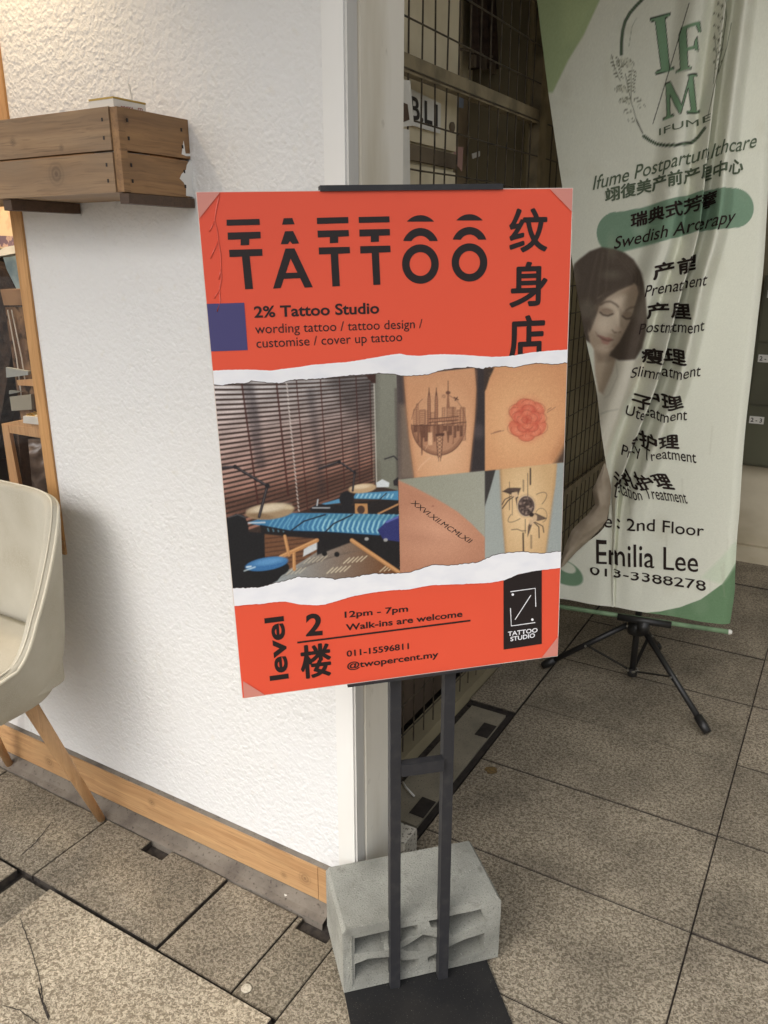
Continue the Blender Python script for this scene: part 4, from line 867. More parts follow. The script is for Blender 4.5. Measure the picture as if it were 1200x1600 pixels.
def rough(L, amp):
    out = [L[0]]
    for p, q in zip(L, L[1:]):
        n = max(2, int(math.hypot(q[0]-p[0], q[1]-p[1])/3))
        for k in range(1, n+1): out.append((p[0]+(q[0]-p[0])*k/n + rng.normal(0, .15), p[1]+(q[1]-p[1])*k/n + (rng.normal(0, amp) if k < n else 0)))
    return out
top_up, top_dn, bot_up, bot_dn = rough(top_up, .15), rough(top_dn, .45), rough(bot_up, .45), rough(bot_dn, .15)
def band(up, dn):
    a = Art(); tear = dn if up is top_up else up
    art_line(a, [(x, y+(.35 if up is top_up else -.35)) for x, y in tear], .0013, .0006, DARKLINE)
    xs = np.unique(np.concatenate([[p[0] for p in up], [p[0] for p in dn]])); fu = np.interp(xs, *zip(*sorted(up))); fd = np.interp(xs, *zip(*sorted(dn)))
    V = []
    for x, y0, y1 in zip(xs, fu, fd):
        for y in (y0, y1):
            s_, t_ = mm(x, y); V.append(PO+pw*min(max(s_, .0012), Wm-.0012)+ph_*t_+pn*WHO)
    a.add(V, [(2*i, 2*i+1, 2*i+3, 2*i+2) for i in range(len(xs)-1)], WHITEP); a.build('torn_paper_band', ps)
band(top_up, top_dn); band(bot_up, bot_dn)
# clear corner protectors
for L in (Z1([(12, 60), (132, 58), (27, 186)]), Z2([(968, 48), (1101, 48), (1098, 190)]), Z5([(43, 452), (122, 502), (47, 512)]), Z5([(1144, 296), (1142, 361), (1078, 374)])):
    a = Art(); art_poly(a, L, .0014, CORNERP)
    a.build('corner_protector', ps)
# raised crease in the laminate near the left edge
CR = mat('laminate_crease', srgb(214, 84, 62), .3, spec=.6)
bm = bmesh.new()
for L in ([(128, 66), (124, 95), (112, 150), (106, 195), (118, 240), (124, 290), (134, 350), (136, 420), (138, 470), (128, 520), (132, 570), (118, 620)], [(106, 195), (92, 225), (80, 246)], [(124, 290), (100, 340), (86, 372)], [(136, 420), (126, 470)], [(128, 520), (112, 545), (104, 560)]):
    tube(bm, [pp(*p, -.0003) for p in Z1(L)], .0012, 6)
bm_obj('crease', bm, CR, ps, True)

# printed photographs between the torn bands
PRINT = attr_mat('photo_print', .42, .45)
def room_print():
    c = Canvas(325, 570, 640, 925, 2.4, (48, 34, 29)); c.a[:] = (46, 33, 28)
    wall_ = lambda X, Y: np.stack([118+0*X-.10*(Y-600), 118+0*X-.10*(Y-600), 104+0*X-.1*(Y-600)], -1)
    c.poly(Z3([(985, 90), (1135, 90), (1135, 800), (1000, 770)]), wall_)
    c.poly(Z3([(1108, 180), (1132, 180), (1135, 780), (1120, 780)]), (70, 62, 56), .6, 1.5)
    for i in range(-4, 31):                                   # venetian slats
        yl, yr = 165+31*i, 128+20.6*i; hl, hr = 18, 11.5
        t = max(0, min(1, i/24)); r_ = np.array([206, 198, 196])*(1-t)+np.array([150, 98, 80])*t
        def slat(X, Y, r_=r_, i=i, t=t):
            u = np.clip((X-330)/255, 0, 1); b = 1.04-.36*u*(1-t)-.10*u + .07*np.sin(u*23+i)
            return r_[None, None]*b[..., None]
        pts = []
        for x in np.linspace(0, 990, 12):
            u = x/990; sag = -14*math.sin(u*3.1)*(.5 if i > 8 else 1)*(-1); pts.append((x, yl+(yr-yl)*u+sag))
        c.poly(Z3([(x, y) for x, y in pts]+[(x, y+hl+(hr-hl)*x/990) for x, y in pts[::-1]]), slat, 1, .25)
        c.line(Z3([(x, y+1) for x, y in pts]), .7, (205, 190, 180), .35*(1-t)+.12)
    c.poly(Z3([(0, 860), (990, 640), (1000, 770), (870, 800), (600, 935), (90, 960)]), (40, 24, 18), .62, 22/2)
    c.poly(Z3([(700, 110), (995, 100), (990, 420), (820, 330)]), (26, 20, 20), .42, 9)
    for L, w_, al in (([(215, 160), (300, 640)], 15, .42), ([(600, 200), (670, 800)], 11, .32), ([(868, 480), (880, 700)], 7, .3), ([(250, 180), (290, 420)], 9, .3)): c.line(Z3(L), w_, (30, 26, 30), al, 4)
    for L in ([(185, 155), (285, 890)], [(395, 150), (466, 830)], [(515, 135), (585, 935)], [(660, 125), (708, 850)], [(775, 115), (806, 780)], [(875, 105), (900, 760)], [(960, 150), (972, 720)]): c.line(Z3(L), 2.6 if L[0][0] < 450 else 1.5, (52, 22, 18), .85)
    for k in range(34):
        t = k/34; x = 455+(530-455)*t; y = 150+(935-150)*t; c.line(Z3([(x-2, y), (x+5, y+13)]), 1.5, (225, 215, 205), .85)
    c.line(Z3([(985, 150), (1000, 760)]), 2.0, (190, 186, 172), .8); c.line(Z3([(975, 190), (985, 740)]), 2.2, (120, 116, 100), .5)
    c.poly(Z3([(930, 100), (995, 95), (995, 150), (975, 150)]), (48, 26, 20))
    # floor and lower wall
    c.poly(Z3([(310, 1060), (640, 1060), (640, 1210), (370, 1345), (310, 1345)]), (98, 62, 40), 1)
    for k in range(7): c.line(Z3([(330, 1090+k*28), (600, 1060+k*25)]), 2.2, (62, 36, 24), .8)
    fl_ = lambda X, Y: np.stack([140-.25*(X-430), 150-.52*(X-430), 150-.66*(X-430)], -1)
    c.poly(Z3([(365, 1345), (640, 1170), (860, 1100), (1145, 1290), (1145, 1330), (365, 1360)]), fl_)
    for k in range(9): c.line(Z3([(420+k*30, 1330-k*14), (640+k*34, 1190-k*4)]), .8, (80, 70, 62), .5)
    for bx, by in ((430, 1310), (560, 1240), (700, 1300), (800, 1240), (1020, 1290)):
        for k in range(5): c.line(Z3([(bx+k*26, by-k*3), (bx+38+k*26, by-34-k*3)]), 1.6, (226, 212, 176), .85 if bx > 600 else .5)
    c.poly(Z3([(560, 1155), (645, 1100), (650, 1150), (555, 1200)]), (196, 200, 200))
    # far bed and bench
    c.poly(Z3([(600, 905), (640, 880), (865, 890), (865, 945), (600, 925)]), (20, 19, 22)); c.poly(Z3([(610, 900), (720, 900), (720, 908), (610, 908)]), (190, 196, 200), .8)
    c.poly(Z3([(665, 880), (785, 846), (800, 872), (690, 885)]), (70, 128, 168)); c.line(Z3([(640, 890), (645, 855)]), 2.4, (170, 176, 180))
    c.poly(Z3([(860, 870), (1135, 850), (1135, 945), (1000, 945), (870, 940)]), (24, 20, 20)); c.poly(Z3([(868, 878), (945, 878), (948, 940), (870, 940)]), (176, 122, 72)); c.ell(*Z3([(906, 915)])[0], 6, 6.5, (60, 40, 30))
    c.line(Z3([(1010, 940), (1135, 880)]), 3, (168, 116, 72))
    c.poly(Z3([(855, 848), (875, 815), (1135, 800), (1135, 858), (1020, 852)]), (62, 124, 164))
    for k in range(9): c.line(Z3([(880+k*26, 842), (892+k*26, 822)]), 2.6, (166, 214, 226), .7)
    c.line(Z3([(1020, 852), (1060, 815)]), 1.5, (20, 30, 40)); c.ell(*Z3([(820, 850)])[0], 11.5, 12, (20, 19, 22))
    c.ell(*Z3([(915, 786)])[0], 22, 7.4, (178, 146, 108), 1, .6, -.12); c.ell(*Z3([(905, 776)])[0], 15, 3.4, (222, 200, 164), .8, 1.2, -.1)
    c.poly(Z3([(998, 752), (1035, 730), (1078, 752), (1075, 778), (1000, 780)]), (206, 212, 214))
    c.poly(Z3([(1100, 740), (1135, 715), (1135, 770), (1105, 770)]), (30, 26, 28))
    # pillow and front bed
    c.poly(Z3([(300, 1010), (1010, 1060), (1140, 1100), (1140, 1310), (1000, 1215), (850, 1110), (640, 1190), (640, 1090), (440, 1075), (300, 1060)]), (16, 15, 17), .96, 1)
    for L, w_ in (([(640, 1100), (420, 1200)], 6.4), ([(445, 1075), (470, 1190)], 5), ([(500, 1180), (502, 1275)], 5.2), ([(850, 1100), (1142, 1298)], 6.5)): c.line(Z3(L), w_, (178, 120, 70)); c.line(Z3([(x-3, y-4) for x, y in L]), w_*.3, (214, 160, 104), .7)
    c.poly(Z3([(215, 995), (330, 960), (465, 935), (660, 935), (1140, 945), (1140, 1000), (1012, 1072), (880, 1062), (690, 1050), (480, 1046), (300, 1012)]), (46, 104, 148))
    for k in range(26):
        x = 350+k*30; top = 965-(k > 3)*18; dk = .85 if k > 8 else .55
        c.line(Z3([(x+34, top), (x+8, top+38), (x-8, top+64+k*1.2), (x-2, top+80+k*1.2)]), 3.0 if k > 8 else 2.2, (150, 206, 216) if k > 10 else (120, 182, 206), dk, .5)
    c.poly(Z3([(480, 940), (1140, 945), (1140, 975), (900, 985), (600, 965)]), (48, 108, 136), .5, 2)
    for L in ([(690, 945), (560, 985), (478, 1046)], [(855, 945), (740, 1000), (688, 1052)]): c.line(Z3(L), 2.0, (16, 24, 36))
    c.line(Z3([(300, 1012), (480, 1046), (690, 1052), (1012, 1074)]), 2.4, (14, 18, 26))
    c.ell(*Z3([(355, 925)])[0], 38, 12.6, (150, 124, 92), 1, .8, -.1); c.ell(*Z3([(350, 905)])[0], 30, 6.2, (222, 206, 176), .8, 2.5, -.14); c.ell(*Z3([(300, 955)])[0], 20, 4.4, (118, 92, 64), .8, 1.5, .1); c.ell(*Z3([(470, 903)])[0], 8, 3, (196, 176, 140), .8, 1)
    c.poly(Z3([(1005, 1040), (1060, 985), (1135, 950), (1145, 960), (1145, 1110), (1040, 1095)]), (34, 38, 92), 1, .6); c.line(Z3([(1060, 990), (1130, 960)]), 3, (96, 108, 190), .7, .6)
    for q in ((940, 1092), (1055, 1098)): c.ell(*Z3([q])[0], 3.4, 2.8, (180, 178, 172), .8)
    for q in ((685, 1180), (760, 1185), (1070, 1180)): c.ell(*Z3([q])[0], 4, 4, (14, 14, 15))
    # lamps
    for L, w_ in (([(70, 661), (145, 656), (340, 772), (290, 958)], 4.2), ([(655, 666), (775, 625), (868, 690), (856, 800)], 3.0), ([(1050, 608), (1105, 590), (1126, 612)], 2.2)):
        c.line(Z3(L), w_, (24, 21, 24)); c.line(Z3([(x, y-3) for x, y in L]), w_*.28, (120, 112, 112), .6)
    for q, r_ in (((145, 656), 3.4), ((340, 772), 3.8), ((775, 626), 2.6), ((868, 690), 2.4)): c.ell(*Z3([q])[0], r_, r_, (20, 18, 21))
    c.line(Z3([(225, 995), (325, 992)]), 2.4, (210, 212, 214), .8)
    # stool with a black back, front left
    c.poly(Z3([(80, 975), (150, 940), (200, 950), (222, 1000), (228, 1050), (322, 1056), (325, 1210), (330, 1400), (110, 1400)]), (17, 17, 19), 1, .5); c.line(Z3([(105, 962), (160, 945), (205, 962)]), 1.8, (70, 70, 74), .8, .5)
    c.ell(*Z3([(345, 1275)])[0], 33, 15, (14, 14, 16), 1, .4, -.1); c.poly(Z3([(300, 1280), (460, 1270), (400, 1345), (300, 1390)]), (15, 15, 17))
    c.ell(*Z3([(335, 1243)])[0], 34, 10.2, (44, 96, 150), 1, .6, -.16); c.ell(*Z3([(350, 1228)])[0], 24, 5, (92, 150, 200), .7, 2, -.16); c.line(Z3([(215, 1262), (240, 1258)]), 2.6, (220, 236, 240), .9, .4)
    c.line(Z3([(200, 1285), (265, 1262)]), 2.4, (210, 230, 236), .7, .6)
    c.a[:] = 255*np.clip(c.a/255, 0, 1)**.84; c.blur(325, 570, 640, 925, .45); c.grain(5, 2); return c
def skin(c, P, base, light, cx, cy, R):
    def col(X, Y):
        t = np.clip(1-np.hypot((X-cx)/R[0], (Y-cy)/R[1]), 0, 1)[..., None]
        return np.array(base)*(1-t)+np.array(light)*t
    c.poly(P, col, 1, .6)
BR = (82, 50, 40)
def tattoo_print():
    c = Canvas(605, 560, 905, 915, 2.4, (96, 84, 80))
    # ---- skyline in a circle
    c.poly(Z4([(0, 60), (615, 50), (615, 730), (40, 790)]), (74, 64, 62)); c.poly(Z4([(0, 100), (40, 100), (60, 780), (0, 800)]), (116, 106, 100), .8, 3); c.poly(Z4([(60, 300), (120, 300), (170, 780), (60, 780)]), (140, 122, 104), .7, 5)
    c.poly(Z4([(540, 60), (615, 60), (612, 720), (510, 730)]), (52, 45, 46), .9, 2); c.ell(*Z4([(570, 470)])[0], 9, 11, (92, 82, 82), .6, 4)
    skin(c, Z4([(86, 110), (545, 60), (556, 200), (545, 400), (510, 740), (155, 772), (120, 500), (98, 260)]), (206, 152, 112), (230, 184, 144), *Z4([(350, 560)])[0], (62, 110))
    c.line(Z4([(90, 110), (100, 300), (125, 520), (158, 772)]), 5, (170, 118, 84), .5, 2.5); c.line(Z4([(553, 80), (552, 300), (512, 730)]), 4, (180, 126, 90), .5, 2)
    cx, cy = Z4([(312, 425)])[0]; RX, RY = 42.5, 48.5
    c.ell(cx, cy, RX, RY, (196, 148, 114), .35, 2)
    low = [(cx+RX*math.cos(t), cy+RY*math.sin(t)) for t in np.linspace(.03, math.pi-.02, 40)]
    c.poly(low, (150, 104, 80), .5, .6)
    for k in range(5): c.ring(cx, cy, RX-1.2*k, RY-1.2*k, 1.8, (96, 60, 46), .34-.05*k, .15, math.pi-.1)
    c.ring(cx, cy, RX, RY, .9, BR, .75, .0, math.pi); c.ring(cx, cy, RX, RY, .9, BR, .6, math.pi*1.05, math.pi*1.3); c.ring(cx, cy, RX, RY, .8, BR, .6, math.pi*1.62, math.pi*2)
    hz = 433
    for x, y, w_, al in ((150, 330, 18, .5), (168, 295, 12, .6), (188, 335, 36, .75), (225, 340, 20, .5), (262, 350, 24, .5), (335, 320, 18, .6), (365, 318, 46, .8), (400, 320, 22, .6), (430, 335, 22, .7), (452, 318, 24, .6), (470, 322, 14, .5)):
        P = Z4([(x, y), (x+w_, y-3), (x+w_, hz-10), (x, hz)]); c.poly(P, (150, 104, 78), al*.5); c.line(P+P[:1], .7, BR, al)
        for r_ in range(int((hz-y)/14)):
            c.line(Z4([(x+3, y+8+r_*14), (x+w_-3, y+7+r_*14)]), .6, BR, al*.7)
    for x, top in ((250, 190), (297, 190)):
        c.poly(Z4([(x-9, 430), (x-9, 270), (x-5, 230), (x, top+18), (x+5, 230), (x+9, 270), (x+9, 430)]), (158, 112, 86), .8); c.line(Z4([(x, top), (x, 240)]), .9, BR)
        for s_ in (-9, 9): c.line(Z4([(x+s_, 430), (x+s_, 270), (x+s_*.5, 232), (x, top+15)]), .7, BR, .8)
        for y in range(250, 430, 14): c.line(Z4([(x-8, y), (x+8, y)]), .55, BR, .55)
    c.line(Z4([(373, 145), (373, 210)]), .9, BR); c.ell(*Z4([(373, 222)])[0], 3.6, 2.8, (110, 72, 56)); c.poly(Z4([(368, 232), (378, 232), (384, 320), (362, 320)]), (140, 96, 72), .9)
    c.poly(Z4([(250, 392), (440, 375), (440, 398), (250, 415)]), (176, 128, 98), .9); c.line(Z4([(250, 392), (440, 375)]), 1.1, BR); c.line(Z4([(250, 415), (440, 398)]), 1.1, BR)
    for k in range(12): c.line(Z4([(258+k*15, 392-k), (258+k*15, 414-k)]), .6, BR, .6)
    for k in range(16): c.line(Z4([(345+6*math.cos(k*.4), 245+6*math.sin(k*.4)), (345+(14 if k % 2 else 9)*math.cos(k*.4), 245+(14 if k % 2 else 9)*math.sin(k*.4))]), .5, BR, .5)
    c.line(Z4([(412, 252), (438, 268)]), 1.3, (60, 36, 32)); c.line(Z4([(418, 272), (434, 250)]), 1.2, (60, 36, 32))
    c.line(Z4([(135, 435), (312, 430), (490, 412)]), 1.2, BR, .9)
    rs = np.random.default_rng(3); x = 150
    while x < 478:
        w_ = rs.integers(10, 26); d_ = rs.integers(30, 125); P = Z4([(x, 436), (x+w_, 434), (x+w_, 436+d_), (x, 438+d_)])
        c.poly(P, [(86, 54, 42), (180, 134, 104), (120, 80, 60)][rs.integers(0, 3)], .65); c.line(P, .6, BR, .7)
        for r_ in range(d_//12): c.line(Z4([(x+2, 444+r_*12), (x+w_-2, 443+r_*12)]), .5, BR, .45)
        x += w_+rs.integers(0, 6)
    for x, b_ in ((318, 665),):
        c.poly(Z4([(295, 490), (345, 490), (332, 640), (308, 640)]), (206, 160, 124), .8)
        for s_ in (-1, 1): c.line(Z4([(x+s_*22, 490), (x+s_*12, 635)]), .9, BR); c.line(Z4([(x+s_*6, 635), (x+s_*6, b_)]), .7, BR, .8)
        for k in range(6): c.line(Z4([(x-20+k*1.5, 500+k*24), (x+19-k*1.5, 524+k*24)]), .7, BR, .8); c.line(Z4([(x+20-k*1.5, 500+k*24), (x-19+k*1.5, 524+k*24)]), .7, BR, .8)
        c.poly(Z4([(292, 488), (350, 482), (348, 500), (294, 504)]), (80, 50, 40), .9)
    c.poly(Z4([(190, 470), (212, 470), (207, 620), (202, 630)]), (110, 74, 56), .9); c.poly(Z4([(362, 470), (384, 468), (376, 545), (371, 545)]), (110, 74, 56), .9)
    c.poly(Z4([(245, 480), (270, 478), (272, 560), (247, 562)]), (226, 180, 142), .9); c.line(Z4([(225, 590), (245, 555), (245, 480)]), .7, (226, 190, 150), .8)
    c.line(Z4([(180, 720), (200, 690), (260, 640)]), 1.4, (240, 204, 168), .6, .8)
    # ---- red blossom on skin
    skin(c, Z4([(611, 60), (1155, 15), (1140, 680), (611, 730)]), (206, 148, 104), (232, 182, 134), *Z4([(830, 420)])[0], (90, 110))
    c.poly(Z4([(605, 60), (672, 60), (640, 130), (618, 200), (605, 220)]), (64, 50, 42), 1, 1.2); c.poly(Z4([(1135, 540), (1150, 540), (1150, 690), (1060, 680), (1095, 620)]), (70, 56, 46), .95, 4); c.line(Z4([(1140, 480), (1060, 640)]), 10, (170, 116, 78), .5, 6)
    rs = np.random.default_rng(5)
    for k in range(160):
        q = Z4([(rs.uniform(640, 1110), rs.uniform(90, 640))])[0]; c.ell(*q, rs.uniform(.8, 2.2), rs.uniform(.8, 2.2), (240, 200, 150) if k % 2 else (196, 140, 100), .16, .8)
    fx, fy = Z4([(885, 395)])[0]
    c.ell(fx, fy, 31, 36, (206, 120, 88), .35, 6)
    for rad, n_, pr, col_ in ((21, 6, 14, (206, 104, 78)), (20, 5, 12, (214, 118, 88)), (13, 5, 11, (200, 92, 70)), (8, 4, 9, (212, 112, 84)), (3, 3, 6, (190, 82, 62))):
        for k in range(n_):
            t = 6.283*k/n_+rad*.37+rs.uniform(-.2, .2); px_, py_ = fx+rad*math.cos(t), fy+rad*1.15*math.sin(t); w_ = pr*rs.uniform(.8, 1.1)
            c.ell(px_, py_, w_, w_*.72, col_, .85, 1.2, t+1.57); c.ring(px_, py_, w_*.96, w_*.74, .7, (138, 62, 48), .55, t-1.4, t+1.4); c.ell(px_+w_*.2*math.cos(t), py_+w_*.2*math.sin(t), w_*.5, w_*.3, (232, 150, 118), .55, 2.2, t+1.57)
            c.line([(fx+rad*.35*math.cos(t), fy+rad*.4*math.sin(t)), (px_+w_*.3*math.cos(t+.2), py_+w_*.3*math.sin(t+.2))], .6, (150, 70, 54), .5)
    for L in ([(650, 488), (735, 465)], [(668, 478), (715, 466)], [(1012, 350), (1068, 315)], [(1015, 335), (1040, 318)]): c.line(Z4(L), .7, (110, 66, 52), .8)
    # ---- roman date on the collarbone
    bgc = lambda X, Y: np.stack([150+.10*(X-620), 150+.10*(X-620), 132+.12*(X-620)], -1)
    c.poly(Z4([(40, 785), (610, 726), (610, 1400), (40, 1420)]), bgc)
    skin(c, Z4([(30, 780), (150, 832), (270, 895), (350, 940), (430, 990), (520, 1065), (612, 1160), (612, 1420), (40, 1430)]), (186, 132, 104), (214, 160, 130), *Z4([(300, 1130)])[0], (80, 60))
    c.line(Z4([(40, 790), (270, 903), (430, 1000), (612, 1175)]), 4, (196, 142, 112), .55, 3); c.ell(*Z4([(180, 1160)])[0], 34, 10, (168, 116, 92), .35, 8, .1); c.ell(*Z4([(275, 955)])[0], 2, 1.2, (150, 92, 74), .7, .5)
    # ---- birds and a moon on a forearm
    c.poly(Z4([(611, 730), (1130, 672), (1130, 1420), (611, 1420)]), lambda X, Y: np.stack([162-.06*(X-760), 168-.05*(X-760), 162-.03*(X-760)], -1))
    c.poly(Z4([(611, 728), (680, 720), (648, 836), (611, 955)]), (58, 54, 52), 1, .6)
    skin(c, Z4([(708, 718), (1076, 678), (1066, 820), (1040, 960), (1000, 1275), (745, 1275), (722, 1000), (718, 860)]), (204, 168, 122), (236, 206, 160), *Z4([(860, 980)])[0], (46, 95))
    c.line(Z4([(712, 720), (722, 960), (748, 1275)]), 3.4, (168, 130, 90), .6, 2); c.line(Z4([(1072, 690), (1040, 980), (1002, 1275)]), 3, (176, 138, 96), .6, 2)
    D = (48, 36, 32); mx_, my_ = Z4([(878, 955)])[0]
    c.ell(mx_, my_, 14.6, 17.8, (150, 116, 92), .5, 2); c.ell(mx_, my_, 13, 15.6, (92, 76, 70)); rs = np.random.default_rng(11)
    for k in range(60):
        t, r_ = rs.uniform(0, 6.28), math.sqrt(rs.uniform(0, .8)); c.ell(mx_+12*r_*math.cos(t), my_+14.5*r_*math.sin(t), rs.uniform(.8, 2.6), rs.uniform(.8, 2.4), D if k % 3 else (190, 166, 148), .6, .5)
    c.ring(mx_, my_, 13.4, 16.2, .8, (226, 204, 180), .9)
    for L, w_ in (([(905, 712), (905, 815)], 2.2), ([(888, 742), (888, 890)], .8), ([(770, 798), (770, 980)], .7), ([(788, 900), (788, 1015)], .6), ([(872, 1040), (872, 1130)], .8), ([(858, 1130), (860, 1252)], 2.2), ([(783, 1108), (820, 1104), (850, 1116), (876, 1114)], .9)): c.line(Z4(L), w_, D, .85, .2)
    t = np.linspace(-.9, 2.2, 30); c.line([(mx_+9+30*math.cos(x)*.72-12*math.sin(x)*.7, my_-2-30*math.cos(x)*.62-12*math.sin(x)*.5) for x in np.linspace(-1.2, .9, 24)], .7, D, .8); c.line([(mx_-4+30*math.cos(x)*.78-10*math.sin(x)*.7, my_+6-30*math.cos(x)*.62-10*math.sin(x)*.5) for x in np.linspace(2.2, 4.2, 24)], .7, D, .8); c.ring(*Z4([(975, 1015)])[0], 9, 11, .6, D, .7, 3.6, 7.6)
    for y in range(785, 862, 6): c.line(Z4([(856, y), (864, y+3)]), .7, D, .7)
    for y in range(1142, 1228, 6): c.line(Z4([(906, y), (915, y+3)]), .7, D, .7)
    for P in ([(725, 860), (760, 838), (800, 836), (845, 838), (832, 868), (820, 880), (818, 960), (808, 900), (790, 885)], [(795, 870), (830, 872), (825, 905), (795, 900)]): c.poly(Z4(P), (66, 52, 48), .85)
    c.poly(Z4([(785, 868), (820, 862), (828, 890), (800, 908), (780, 895)]), (222, 190, 150), .95); c.line(Z4([(795, 895), (760, 920), (724, 970)]), 1.3, D); c.line(Z4([(785, 890), (740, 912), (722, 945)]), 1.1, D); c.line(Z4([(725, 860), (770, 866), (800, 858)]), .9, D)
    for P in ([(905, 1010), (940, 1000), (1015, 1035), (960, 1050), (925, 1050)], [(905, 1040), (925, 1050), (905, 1105), (886, 1158), (890, 1090)]): c.poly(Z4(P), (70, 56, 50), .85)
    for k in range(6): c.line(Z4([(935+k*9, 1008+k*4), (950+k*8, 1045)]), .6, (150, 124, 100), .7); c.line(Z4([(900-k, 1060+k*14), (915-k*3, 1060+k*14)]), .6, (150, 124, 100), .7)
    c.ell(*Z4([(922, 1042)])[0], 5.6, 9, (216, 184, 146), .9, .5, .5); c.ell(*Z4([(912, 1010)])[0], 3.6, 3.4, D); c.line(Z4([(928, 1060), (960, 1090), (962, 1160)]), 1.2, D); c.line(Z4([(935, 1058), (985, 1085), (992, 1125)]), 1.1, D)
    c.blur(605, 560, 905, 915, .42); c.grain(4.5, 2); return c
def photo(px, cv, label, n=(230, 230)):
    """px: four photo corners TL TR BR BL of the print"""
    q = [np.array(mm(*p)) for p in px]; q = [np.array([min(max(p[0], .0012), Wm-.0012), p[1]]) for p in q]
    U, Vv = np.meshgrid(np.linspace(0, 1, n[0]), np.linspace(0, 1, n[1]))
    st = (q[0]*(1-U[..., None])+q[1]*U[..., None])*(1-Vv[..., None])+(q[3]*(1-U[..., None])+q[2]*U[..., None])*Vv[..., None]
    W3 = PO+pw*st[..., :1]+ph_*st[..., 1:]+pn*.0001
    d = W3-CAM; k = d@_f; X, Y = 600+F*(d@_r)/k, 800-F*(d@_u)/k
    o = grid_mesh('photo_print', W3[::-1], cv.sample(X, Y)[::-1], PRINT, ps, False)
    if label: o['label'] = label
rc, tcv = room_print(), tattoo_print()
photo([(326, 585), (619.3, 577), (625.5, 898), (345, 934)], rc, 'photo of blue massage beds before wooden blinds', (300, 330))
photo([(619.3, 575), (758.3, 567), (757.2, 735.5), (621.5, 749)], tcv, 'photo of a round skyline tattoo on an arm', (150, 180))
photo([(758.3, 566), (892, 556), (882, 722.5), (757.2, 735.5)], tcv, 'photo of a red tattoo on light skin', (150, 180))
photo([(621.5, 749), (757.2, 735.5), (757.3, 890), (625.2, 906)], tcv, 'photo of a roman numeral tattoo', (150, 170))
photo([(757.2, 735.5), (882, 722.5), (878, 875), (757.3, 890)], tcv, 'photo of a bird and moon tattoo on a forearm', (150, 170))
a = Art()
def curve_text(a, s, pts, hgt, m, off):
    """letters one after another along photo points"""
    v, f = glyphs(s, 0, .28); L = [np.array(mm(*p)) for p in pts]; seg = [np.linalg.norm(q-p) for p, q in zip(L, L[1:])]; tot = sum(seg); x0, x1 = v[:, 0].min(), v[:, 0].max(); V = []
    for x, y in v:
        d = (x-x0)/(x1-x0)*tot; i = 0
        while i < len(seg)-1 and d > seg[i]: d -= seg[i]; i += 1
        e = (L[i+1]-L[i])/seg[i]; up = np.array([e[1], -e[0]]); s_, t_ = L[i]+e*d+up*y/.72*hgt/1000; V.append(PO+pw*s_+ph_*t_+pn*off)
    a.add(V, f, m)
tq = np.linspace(0, 1, 60); curve_text(a, 'XXVI.XII.MCMLXII', Z4([((1-t)**2*128+2*t*(1-t)*330+t*t*516, (1-t)**2*935+2*t*(1-t)*1090+t*t*1200) for t in tq]), 9.5, INK, .0005)
a.build('numeral_lettering', ps)

# ================================================================== BANNER ON ITS TRIPOD
BN = np.array([.16507, -.98628, 0]); BD = np.array([.98628, .16507, 0]); TP = np.array([-.53, 2.71, 0]); BP = TP+BN*.045
bs = empty('roll_banner', tuple(TP), 'tall pale green massage banner sagging in folds on a black tripod', 'banner')
def bpt(x, y, dep=0.): return on_plane(x, y, BP, BN) + BN*dep
#        xl   yl    xr    yr    xa    xb   hidden fold
ROWS = [(830, -70, 1245, -195, 1140, 1165, 40), (838, -10, 1236, -112, 1130, 1157, 44), (858, 150, 1222, 56, 1105, 1134, 52), (881, 309, 1206, 222, 1083, 1113, 60), (893, 402, 1199, 338, 1068, 1100, 70), (905, 478, 1193, 426, 1040, 1076, 80),
        (916, 535, 1184, 506, 1020, 1060, 78), (928, 590, 1175, 585, 1003, 1043, 74), (938, 645, 1166, 663, 983, 1019, 64), (946, 702, 1160, 733, 964, 996, 56), (950, 762, 1156, 798, 956, 976, 30),
        (945, 822, 1152, 843, 957, 967, 12), (880, 868, 1149, 900, 955, 964, 10), (850, 884, 1148, 931, 955, 963, 8), (810, 925, 1141, 978, 955, 962, 8)]
ROWS = np.array(ROWS, float); ROWS[:10, 6] *= 1.35; RV = np.arange(len(ROWS), dtype=float)
def row(v):
    v = np.asarray(v, float); out = []
    for c in range(7):
        y = ROWS[:, c]; d = np.gradient(y); i = np.clip(v.astype(int), 0, len(y)-2); t = v-i                       # cubic Hermite through the rows
        h = (2*t**3-3*t**2+1)*y[i]+(t**3-2*t**2+t)*d[i]+(-2*t**3+3*t**2)*y[i+1]+(t**3-t**2)*d[i+1]; out.append(h)
    return out
AMP = 1.7*np.array([.02, .022, .028, .034, .040, .046, .046, .044, .04, .034, .022, .008, .006, .004, .002])
